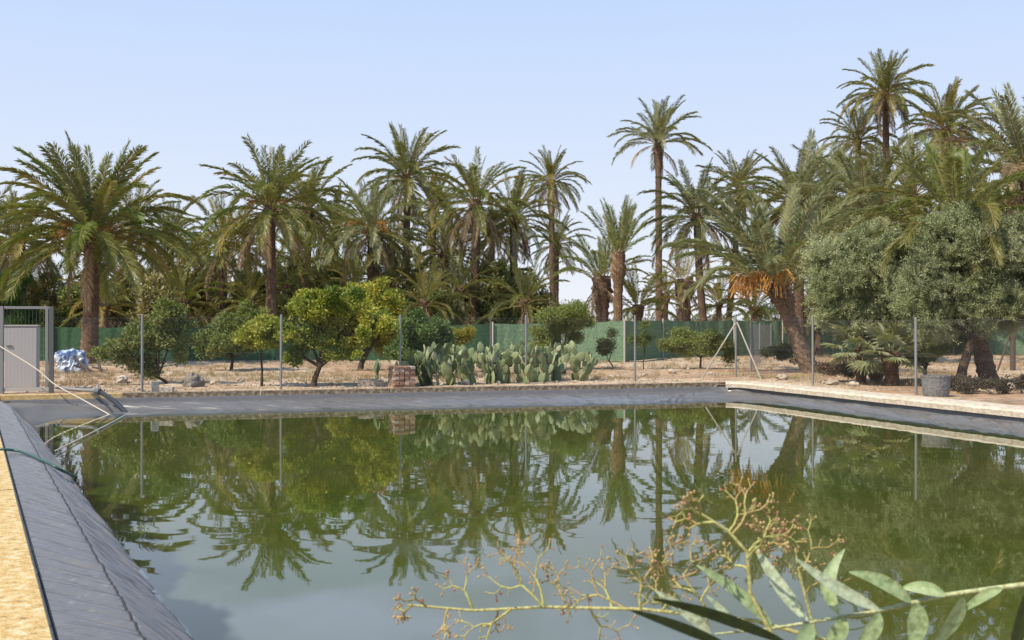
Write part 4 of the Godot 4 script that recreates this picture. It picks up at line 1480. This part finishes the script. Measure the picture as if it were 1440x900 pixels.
# ------------------------------------------------------------------ planting
func build_palms() -> void:
	make_fronds()
	fruit = fruit_mesh()
	var G := ["frond_green", "frond_green", "frond_olive", "frond_green", "frond_fresh", "frond_green", "frond_yellow"]
	var O := ["frond_olive", "frond_olive", "frond_green", "frond_green", "frond_olive", "frond_dark", "frond_green", "frond_yellow"]
	var D := ["frond_dark", "frond_dark", "frond_green", "frond_dark"]
	var S := ["frond_silver", "frond_silver", "frond_olive", "frond_silver", "frond_green"]
	var Fr := ["frond_fresh", "frond_fresh", "frond_green", "frond_silver"]
	var Y := ["frond_yellow", "frond_olive", "frond_dry"]
	var back := "dark date palm in the back row, mostly hidden by other palms"
	var list := [
		{bx = 125, d = 44.0, hx = 130, hy = 324, l = 4.7, n = 66, low = -16.0, tones = G, dead = 2, r = 0.35, boots = 0.8, fruit = 5, bark = Color(0.165, 0.115, 0.085), label = "broad date palm with a thick trunk behind the blue tarpaulin bundle"},
		{bx = 313, d = 62.0, hx = 314, hy = 338, l = 3.9, n = 30, low = -20.0, tones = O, dead = 9, label = "short date palm with stiff upright fronds and pale dead fronds hanging down its trunk"},
		{bx = 382, d = 58.0, hx = 380, hy = 288, l = 4.5, n = 54, low = -26.0, tones = G, dead = 9, r = 0.31, fruit = 3, label = "full dark green date palm with orange frond bases behind the small yellowish tree"},
		{bx = 430, d = 74.0, hx = 434, hy = 292, l = 4.5, n = 44, low = -26.0, tones = O, dead = 10, label = "date palm with drooping olive fronds beside the full dark green palm"},
		{bx = 520, d = 66.0, hx = 522, hy = 318, l = 4.0, n = 50, low = -26.0, tones = S, dead = 14, r = 0.25, fruit = 4, label = "grey green date palm with a brown skirt and orange stalks above the lemon tree"},
		{bx = 571, d = 74.0, hx = 572, hy = 244, l = 4.5, n = 50, low = -22.0, tones = O, dead = 5, r = 0.28, label = "tall date palm with arching fronds rising over the lemon tree"},
		{bx = 668, d = 66.0, hx = 669, hy = 280, l = 4.1, n = 38, low = -22.0, tones = G, dead = 12, r = 0.30, label = "date palm with long dead fronds drooping from its crown behind the prickly pears"},
		{bx = 724, d = 70.0, hx = 722, hy = 302, l = 3.9, n = 46, low = -26.0, tones = O, dead = 8, r = 0.29, label = "date palm with a dark trunk beside the palm with long dead fronds"},
		{bx = 626, d = 68.0, hx = 626, hy = 352, l = 3.6, n = 44, low = -26.0, tones = G, dead = 8, label = "low date palm with a short dark trunk between two taller palms"},
		{bx = 779, d = 88.0, hx = 775, hy = 252, l = 3.5, n = 52, low = -22.0, tones = O, dead = 10, r = 0.27, label = "slender tall date palm with a small round crown beside a gap of sky"},
		{bx = 781, d = 98.0, hx = 783, hy = 340, l = 3.8, n = 36, low = -26.0, tones = D, dead = 8, label = back},
		{bx = 848, d = 60.0, hx = 846, hy = 388, l = 3.5, n = 20, low = 34.0, tones = Fr, dead = 5, r = 0.40, boots = 1.2, label = "squat young date palm with a swollen shaggy trunk in the gap"},
		{bx = 868, d = 57.0, hx = 870, hy = 354, l = 3.5, n = 18, low = 68.0, tones = Fr, dead = 0, r = 0.27, boots = 1.4, bark = Color(0.20, 0.135, 0.085), label = "pruned date palm with a brush of upright fresh green fronds"},
		{bx = 896, d = 62.0, hx = 897, hy = 428, l = 3.1, n = 24, low = 10.0, tones = O, dead = 5, label = "knee high yellowish palm clump beside the tall bare trunk"},
		{bx = 927, d = 78.0, hx = 926, hy = 194, l = 3.85, n = 38, low = 6.0, tones = ["frond_green", "frond_olive", "frond_green", "frond_silver"], dead = 3, r = 0.27, boots = 1.6, bark = Color(0.19, 0.135, 0.10), label = "tallest lone date palm with a long bare trunk against open sky"},
		{bx = 934, d = 86.0, hx = 936, hy = 412, l = 2.9, n = 26, low = -15.0, tones = O, dead = 3, label = "small palm at the foot of the tall lone palm"},
		{bx = 994, d = 70.0, hx = 980, hy = 300, l = 4.3, n = 48, low = -26.0, tones = D, dead = 10, r = 0.28, lean = 0.7, label = "dark date palm on a slightly leaning trunk with low drooping fronds"},
		{bx = 1020, d = 84.0, hx = 1040, hy = 262, l = 3.8, n = 48, low = -26.0, tones = O, dead = 10, label = "date palm with pale hanging fronds behind the leaning palm"},
		{bx = 963, d = 64.0, hx = 962, hy = 392, l = 2.5, n = 20, low = 0.0, tones = Y, dead = 6, r = 0.42, boots = 0.9, label = "stubby palm with a shaggy yellowish head and thick trunk"},
		{bx = 1141, d = 35.5, hx = 1092, hy = 398, l = 4.3, n = 42, low = 34.0, tones = ["frond_silver"], dead = 0, r = 0.30, lean = 0.1, boots = 0.7, fruit = 9, fruit_az = 3.6, fruit_size = 1.0, bark = Color(0.21, 0.16, 0.12), label = "leaning date palm with a scaly trunk and orange fruit stalks by the fence corner"},
		{bx = 1125, d = 52.0, hx = 1122, hy = 278, l = 3.9, n = 46, low = -26.0, tones = S, dead = 8, label = "silvery date palm directly behind the leaning palm"},
		{bx = 1250, d = 84.0, hx = 1246, hy = 128, l = 4.1, n = 64, low = -28.0, tones = O, dead = 8, r = 0.30, fruit = 2, label = "highest date palm crown above the olive trees on a thin trunk"},
		{bx = 1208, d = 88.0, hx = 1207, hy = 194, l = 3.9, n = 46, low = -26.0, tones = O, dead = 6, label = "date palm crown tucked just below the highest crown over the olive trees"},
		{bx = 1331, d = 80.0, hx = 1331, hy = 178, l = 4.3, n = 70, low = -32.0, tones = O, dead = 12, r = 0.32, fruit = 2, label = "dense rounded date palm crown with pale fruit stalks beside the highest crown"},
		{bx = 1393, d = 27.9, hx = 1345, hy = 306, l = 2.9, n = 40, low = -5.0, tones = ["frond_fresh", "frond_green", "frond_olive"], dead = 3, r = 0.23, boots = 0.5, lean = 0.3, label = "green date palm whose fronds burst out above the olive crown"},
		{bx = 1215, d = 46.0, hx = 1222, hy = 305, l = 4.2, n = 52, low = -26.0, tones = S, dead = 10, label = "silvery date palm with arching fronds over the olive crown"},
		{bx = 1462, d = 45.0, hx = 1446, hy = 240, l = 4.9, n = 44, low = 5.0, tones = ["frond_silver", "frond_silver", "frond_dry"], dead = 8, label = "pale dry fronded date palm at the end of the olive row"},
		{bx = 38, d = 60.0, hx = 26, hy = 332, l = 4.0, n = 46, low = -26.0, tones = O, dead = 8, label = "date palm with a dark trunk behind the gate"},
		{bx = 100, d = 72.0, hx = 188, hy = 306, l = 3.8, n = 36, low = -26.0, tones = O, dead = 6, lean = 0.8, label = back},
		{bx = 238, d = 74.0, hx = 240, hy = 330, l = 3.6, n = 40, low = -26.0, tones = O, dead = 8, label = "low arching date palm beside the broad thick trunked palm"},
		{bx = 470, d = 82.0, hx = 472, hy = 318, l = 4.2, n = 38, low = -26.0, tones = D, dead = 8, label = back},
		{bx = -24, d = 64.0, hx = -22, hy = 318, l = 4.3, n = 42, low = -26.0, tones = O, dead = 6, label = "date palm rising behind the cypress hedge by the gate"},
		{bx = 1168, d = 62.0, hx = 1168, hy = 268, l = 4.1, n = 44, low = -26.0, tones = S, dead = 8, label = "silvery date palm between the leaning palm and the olive trees"},
		{bx = 1285, d = 56.0, hx = 1283, hy = 268, l = 4.0, n = 46, low = -26.0, tones = S, dead = 8, label = "silvery date palm below the dense rounded crown with fruit stalks"},
		{bx = 555, d = 92.0, hx = 552, hy = 340, l = 4.0, n = 38, low = -26.0, tones = D, dead = 8, label = back},
		{bx = 604, d = 86.0, hx = 610, hy = 290, l = 4.2, n = 42, low = -26.0, tones = O, dead = 6, label = "date palm with drooping fronds close behind the tall arching palm"},
		{bx = 690, d = 88.0, hx = 692, hy = 330, l = 4.0, n = 40, low = -26.0, tones = D, dead = 8, label = back},
		{bx = 352, d = 88.0, hx = 345, hy = 340, l = 4.0, n = 36, low = -26.0, tones = O, dead = 8, label = back},
		{bx = 1425, d = 60.0, hx = 1418, hy = 285, l = 4.0, n = 46, low = -26.0, tones = S, dead = 8, label = "silvery date palm beside the pale dry fronded palm"},
		{bx = 418, d = 66.0, hx = 420, hy = 372, l = 3.2, n = 36, low = -26.0, tones = O, dead = 8, label = "low date palm under the fronds of the full dark green palm"},
		{bx = 590, d = 70.0, hx = 588, hy = 385, l = 3.0, n = 34, low = -26.0, tones = D, dead = 6, label = "low dark palm at the foot of the tall arching palm"},
		{bx = 278, d = 80.0, hx = 280, hy = 365, l = 3.4, n = 34, low = -26.0, tones = D, dead = 8, label = back},
		{bx = 175, d = 62.0, hx = 178, hy = 385, l = 3.2, n = 34, low = -38.0, tones = O, dead = 6, label = "low palm behind the leafy fig next to the thick trunked palm"},
	]
	# suckers and young palms without a trunk, between the big ones
	var young := [[60, 62, 420], [150, 57, 425], [205, 62, 405], [262, 60, 420], [300, 68, 395], [350, 60, 418], [405, 64, 400], [450, 70, 385], [500, 62, 400], [545, 66, 395], [600, 60, 420], [645, 64, 405], [690, 70, 400], [740, 62, 420], [1010, 76, 425], [1060, 62, 430], [1150, 58, 415], [1200, 60, 400], [1290, 58, 400], [1380, 60, 395]]
	for q in young:
		list.append({bx = q[0], d = float(q[1]), hx = q[0] + r(-3, 3), hy = q[2], l = r(2.6, 3.5), n = 26, low = -12.0, tones = [O, G, D, O][rng.randi() % 4], dead = 5, r = 0.22, boots = 0.3, label = "young short trunked palm filling the gaps between the tall palm trunks", group = "young palms in the grove"})
	for o in list:
		palm(o)

func build_trees() -> void:
	var lemon := [Color(0.105, 0.157, 0.031), Color(0.201, 0.254, 0.039), Color(0.368, 0.376, 0.056), Color(0.525, 0.455, 0.079)]
	var green := [Color(0.105, 0.145, 0.038), Color(0.175, 0.215, 0.055), Color(0.26, 0.29, 0.080)]
	var dark := [Color(0.075, 0.135, 0.048), Color(0.123, 0.195, 0.060), Color(0.201, 0.270, 0.087)]
	var grey := [Color(0.23, 0.265, 0.12), Color(0.345, 0.375, 0.195), Color(0.48, 0.49, 0.30)]
	var dry := [Color(0.162, 0.162, 0.067), Color(0.285, 0.247, 0.105), Color(0.455, 0.361, 0.190)]
	# in front of the net fence
	bush("fig_tree", "leafy green fig with thin trunk behind the upright concrete block", "tree", "", 238, 541, [[215, 478, 50, 36], [250, 470, 30, 38], [170, 497, 38, 28], [200, 515, 30, 22], [230, 445, 30, 24], [190, 470, 30, 24]], "broad", 3000, [green[1], Color(0.17, 0.20, 0.06), Color(0.22, 0.24, 0.08), green[2]], 1.0, 0.045, -0.06)
	bush("orange_tree", "dark green round orange tree against the net fence", "tree", "", 325, 521, [[325, 464, 46, 36], [352, 455, 32, 32], [304, 482, 30, 30], [335, 490, 32, 22]], "broad", 3200, green, 1.15, 0.06, -0.1)
	bush("lemon_tree", "small yellowish lemon sapling on a thin straight trunk", "tree", "", 368, 543, [[364, 472, 36, 26], [345, 476, 24, 20], [387, 462, 20, 24]], "broad", 1500, [lemon[1], lemon[2], lemon[3]], 1.0, 0.032, -0.15)
	bush("lemon_tree", "large yellow green lemon tree with a dark leaning trunk", "tree", "", 441, 544, [[445, 445, 52, 38], [420, 478, 34, 28], [470, 480, 44, 32], [412, 500, 16, 20], [505, 455, 46, 40], [460, 424, 40, 22], [490, 495, 30, 20]], "broad", 6400, lemon, 1.0, 0.075, -0.08)
	bush("lemon_tree", "yellow green lemon tree with a straight trunk behind the large lemon tree", "tree", "", 506, 521, [[522, 440, 46, 42], [548, 462, 28, 40], [500, 475, 36, 30], [525, 412, 34, 22]], "broad", 4600, [lemon[1], lemon[2], lemon[2], lemon[3]], 1.15, 0.10, -0.16)
	bush("shrub", "dense dark green shrub between the brick stack and a palm trunk", "shrub", "", 600, 530, [[590, 470, 38, 36], [620, 488, 36, 30], [575, 500, 30, 28]], "broad", 3000, dark, 1.1, 0.04, -0.2)
	bush("yellow_bush", "rounded bright yellow flowering bush above the prickly pears", "shrub", "", 655, 524, [[652, 474, 22, 14], [640, 486, 14, 12]], "small", 800, [Color(0.22, 0.21, 0.03), Color(0.42, 0.36, 0.03), Color(0.55, 0.46, 0.04)], 1.3, 0.03, -0.25)
	bush("shrub", "bright green bushy shrub rising behind the prickly pears", "shrub", "", 786, 520, [[790, 455, 40, 30], [770, 480, 32, 26], [815, 450, 28, 22], [800, 436, 24, 14]], "small", 3000, [green[1], green[2], Color(0.16, 0.20, 0.05)], 1.5, 0.05, -0.18)
	bush("shrub", "thin leafed young shrub beside a slim fence post", "shrub", "", 905, 519, [[905, 482, 18, 18], [912, 470, 12, 16]], "small", 420, green, 1.3, 0.02, -0.1)
	bush("shrub", "wide bright green shrub behind the slanting fence brace", "shrub", "", 985, 519, [[985, 482, 40, 22], [955, 488, 24, 20], [1018, 486, 22, 22]], "small", 2600, [green[1], green[2], Color(0.17, 0.21, 0.055)], 1.5, 0.04, -0.18)
	bush("shrub", "dark dry shrub between the prickly pears and a pale post", "shrub", "", 862, 520, [[858, 488, 13, 22], [846, 496, 10, 16]], "small", 420, [Color(0.06, 0.075, 0.03), Color(0.12, 0.12, 0.06)], 1.3, 0.025, -0.1)
	# olive trees
	bush("olive_tree", "silvery olive tree with a broad crown by the fan palm", "tree", "", 1212, 540, [[1215, 378, 66, 56], [1175, 415, 42, 48], [1258, 408, 48, 48], [1225, 428, 44, 34], [1160, 380, 30, 36], [1230, 335, 44, 28], [1185, 452, 34, 26], [1240, 460, 34, 22], [1290, 440, 34, 34]], "olive", 11500, grey, 1.2, 0.10, -0.06, "olive_leaf")
	bush("olive_tree", "larger silvery olive tree with stout trunk behind the grey tub", "tree", "", 1348, 548, [[1340, 370, 66, 60], [1400, 360, 66, 62], [1300, 410, 44, 48], [1370, 425, 62, 38], [1425, 410, 44, 44], [1345, 325, 46, 28], [1445, 350, 44, 50], [1310, 455, 34, 26], [1385, 455, 40, 22], [1440, 440, 40, 34], [1465, 400, 40, 60]], "olive", 16000, [grey[0], grey[1], Color(0.15, 0.175, 0.085), grey[2]], 1.2, 0.12, -0.06, "olive_leaf")
	bush("shrub", "bright green leafy shrub under the larger olive tree beside the tub", "shrub", "", 1302, 541, [[1300, 482, 22, 30], [1318, 468, 20, 24], [1285, 505, 14, 20]], "broad", 1500, [green[1], green[2], Color(0.13, 0.20, 0.04)], 1.0, 0.04, -0.15)
	bush("shrub", "grey green weedy bush beside the leaning palm trunk", "shrub", "", 1088, 520, [[1085, 497, 26, 14], [1105, 502, 18, 10]], "small", 900, [Color(0.09, 0.11, 0.05), Color(0.15, 0.16, 0.08)], 1.3, 0.0, -0.15)
	bush("shrub", "dead brown brush heaped at the foot of the fan palm", "shrub", "", 1192, 536, [[1180, 518, 26, 9], [1205, 524, 16, 8]], "small", 420, [Color(0.11, 0.075, 0.05), Color(0.20, 0.13, 0.085)], 1.4, 0.0, -0.15)
	bush("shrub", "dark dry brush round the trunks under the larger olive tree", "shrub", "", 1372, 552, [[1368, 540, 30, 8], [1425, 540, 28, 9]], "small", 500, [Color(0.06, 0.05, 0.035), Color(0.13, 0.10, 0.065)], 1.4, 0.0, -0.1)
	# behind the net fence
	var mixed := [dark[1], dark[2], dry[0], dry[1], dark[0]]
	var under := [
		[15, 412, 26, 56, 56.0, "conifer", 2600, [Color(0.03, 0.075, 0.02), Color(0.05, 0.11, 0.025), Color(0.07, 0.14, 0.03)], "upright bright green cypress hedge behind the gate", "hedge"],
		[165, 425, 34, 40, 60.0, "broad", 1900, dry, "dry greenish scrub at the foot of the broad palm", "shrub"],
		[225, 420, 38, 34, 56.0, "broad", 1500, dry, "", ""], [268, 410, 34, 44, 62.0, "broad", 1700, dry, "", ""], [345, 412, 36, 40, 64.0, "broad", 1700, mixed, "", ""],
		[410, 400, 40, 44, 70.0, "broad", 1700, mixed, "", ""], [470, 400, 44, 44, 72.0, "broad", 1800, mixed, "", ""], [545, 400, 40, 46, 76.0, "broad", 1700, mixed, "", ""],
		[610, 420, 34, 34, 62.0, "broad", 1500, mixed, "", ""], [655, 420, 34, 40, 74.0, "broad", 1500, mixed, "", ""], [700, 412, 36, 44, 66.0, "broad", 1900, mixed, "", ""], [742, 425, 30, 34, 70.0, "broad", 1500, mixed, "", ""],
		[60, 425, 30, 36, 62.0, "broad", 1400, dry, "", ""], [100, 432, 26, 30, 58.0, "broad", 1100, green, "", ""],
		[1090, 440, 34, 20, 75.0, "small", 1100, grey, "", ""], [1170, 430, 50, 40, 64.0, "broad", 2000, mixed, "", ""], [1260, 425, 50, 44, 64.0, "broad", 2200, mixed, "", ""], [1330, 440, 50, 34, 60.0, "broad", 2000, mixed, "", ""], [1400, 455, 36, 22, 60.0, "broad", 1200, mixed, "", ""],
		[1200, 340, 44, 60, 66.0, "broad", 1800, mixed, "", ""], [1300, 340, 60, 70, 66.0, "broad", 2200, mixed, "", ""], [1400, 330, 60, 70, 68.0, "broad", 2200, mixed, "", ""],
	]
	for k in 11:
		under.append([20 + k * 72 + r(-14, 14), 408 + r(-14, 14), 44, 34, 96.0 + r(-4, 6), "broad", 1500, mixed, "", ""])
	for q in under:
		var lb: String = q[8] if q[8] else "leafy undergrowth shrub between the palm trunks behind the green net fence"
		var cx: float = q[0]; var cy: float = q[1]; var rx: float = q[2]; var ry: float = q[3]
		var d: float = q[4]
		var down := HY + F * CH / d
		bush("understorey_shrub" if q[9] != "hedge" else "cypress_hedge", lb, q[9] if q[9] else "shrub", "undergrowth behind the net fence" if not q[8] else "", cx, 0, [[cx, cy, rx, ry], [cx - rx * 0.5, (cy + down) * 0.5, rx * 0.8, (down - cy) * 0.55], [cx + rx * 0.5, (cy + down) * 0.5, rx * 0.8, (down - cy) * 0.55]], q[5], q[6], q[7], 2.3 if q[5] != "conifer" else 1.8, 0.08, -0.2, "leaf", d)
	# scrub on the plain far behind, one mass
	var xs := []
	var cs := []
	for k in 5200:
		var px := r(-100, 1540)
		var d := r(105, 190)
		var p := foot(px, d)
		var h := 1.9 + 2.0 * noise.get_noise_2d(p.x * 4.0, d * 2.0)
		p.y = r(0.1, maxf(0.5, h))
		var b := Basis.from_euler(Vector3(r(-1, 1), rng.randf() * TAU, r(-1, 1))).scaled(Vector3.ONE * r(5.0, 9.0))
		xs.append(Transform3D(b, p))
		cs.append(Color(0.085, 0.105, 0.055).lerp(Color(0.15, 0.15, 0.085), rng.randf()))
	if not sprigs.has("small"): sprigs["small"] = make_sprig("small")
	scatter("far_scrub_vegetation", sprigs["small"], M.leaf, xs, cs, "low grey green scrub on the plain far behind the palms", "scrub")

func build_ground_cover() -> void:
	# tufts of dry grass
	var sh := Shape.new()
	for k in 15:
		var a := r(0, TAU)
		var o := Vector3(cos(a), 0, sin(a)) * r(0, 0.06)
		var tip := o + Vector3(cos(a) * r(0.02, 0.10), r(0.10, 0.20), sin(a) * r(0.02, 0.10))
		var w := Vector3(-sin(a), 0, cos(a)) * 0.005
		var v := r(0.75, 1.2)
		sh.tri(o - w, o + w, tip, Color(v, v, v))
	var tuft := sh.mesh()
	var xs := []
	var cs := []
	var straw := [Color(0.42, 0.32, 0.17), Color(0.50, 0.41, 0.25), Color(0.33, 0.22, 0.12), Color(0.17, 0.17, 0.07)]
	for k in 15000:
		var px := r(-60, 1500)
		var d := r(28.5, 58.0)
		if k % 3 == 0: d = r(28.0, 36.0)
		var p := foot(px, d)
		# not on the pond side of the wire fence
		var fence := 25.9 + (p.x + 9.2) * 0.42 if p.x < 7.0 else 33.0 - (p.x - 7.0) * 2.6
		if d < fence + 0.35: continue
		if noise.get_noise_2d(p.x * 18.0, d * 18.0) < -0.05 + (0.18 if p.x > 4.0 and d < 40.0 else 0.0): continue
		p.y = 0.0
		var s := r(0.45, 1.15)
		xs.append(Transform3D(Basis(Vector3.UP, rng.randf() * TAU).scaled(Vector3(s, s * r(0.6, 1.1), s)), p + Vector3(0, -0.01, 0)))
		var wk := rng.randf()
		cs.append(straw[3].lerp(straw[0], 0.3) if wk < (0.12 if d < 46.0 else 0.5) else straw[0].lerp(straw[1], rng.randf()).lerp(straw[2], 0.6 if noise.get_noise_2d(p.x * 9.0, d * 9.0 + 70.0) > 0.1 else 0.0))
	scatter("dry_grass", tuft, M.straw, xs, cs, "thin straw coloured dry grass on the earth behind the wire fence", "grass")
	# loose stones and clods
	xs = []; cs = []
	for k in 5200:
		var px := r(-60, 1500)
		var d := r(25.5, 50.0)
		if k % 2: d = r(25.5, 34.0)
		var p := foot(px, d)
		var edge := 25.2 + (p.x + 9.0) * 0.305 + 0.5 if p.x < 6.4 else 29.9 - (p.x - 6.4) * 3.1 + 3.6
		if d < edge: continue
		var s := r(0.02, 0.075) * (1.0 if rng.randf() > 0.06 else 1.8)
		xs.append(Transform3D(Basis.from_euler(Vector3(r(-3, 3), r(-3, 3), r(-3, 3))).scaled(Vector3.ONE * s), p + Vector3(0, 0.004, 0)))
		cs.append(Color(0.52, 0.43, 0.33) * r(0.6, 1.2))
	scatter("gravel", rock_mesh(77, 0.7), M.stone, xs, cs, "loose stones and clods on the earth behind the wire fence", "gravel")
	pad = make_pad()
	var k2 := 0
	for q in [[592, 542, 1.1, 6, "prickly pear beside the brick stack"], [622, 541, 1.25, 7, "tall"], [612, 533, 1.3, 6, ""], [650, 540, 1.05, 7, ""], [640, 531, 1.35, 6, ""], [678, 540, 1.3, 7, ""], [670, 530, 1.5, 6, ""], [700, 538, 1.65, 8, ""], [722, 539, 1.15, 7, ""], [712, 528, 1.75, 8, ""], [752, 537, 1.1, 7, ""], [744, 528, 1.3, 6, ""], [776, 537, 1.0, 6, ""], [768, 528, 1.35, 6, ""], [800, 536, 1.0, 6, ""], [792, 527, 1.2, 6, ""], [828, 535, 0.75, 5, "low prickly pear at the end of the cactus patch beside dry grass"]]:
		var lb: String = q[4]
		if lb.begins_with("tall"): lb = "prickly pear standing in front of the rounded yellow bush"
		if lb == "": lb = "grey green prickly pear in the middle of the cactus patch"
		prickly_pear(q[0], q[1], q[2], q[3], lb)
	prickly_pear(549, 538, 0.62, 3, "small prickly pear with few pads behind the brick stack")
	var fl := fan_leaf_mesh()
	fan_palm(1254, 543, 0.95, 0.17, 20, 1.15, "fan palm with a thick reddish brown trunk under the olive crown", fl)
	fan_palm(1232, 538, 0.55, 0.15, 12, 0.85, "shorter fan palm leaning against a thicker one", fl)
	fan_palm(1208, 541, 1.05, 0.07, 16, 1.15, "thin stemmed fan palm with pale fans beside the olive trunk", fl)

func _ready() -> void:
	rng.seed = 20240
	noise.seed = 11
	noise.frequency = 0.02
	noise.fractal_octaves = 3
	set_camera_and_light()
	make_materials()
	build_pond()
	build_ground()
	build_banks()
	build_palms()
	build_trees()
	build_ground_cover()
	build_net_fence()
	build_fences()
	build_small_things()
	build_near_twig()
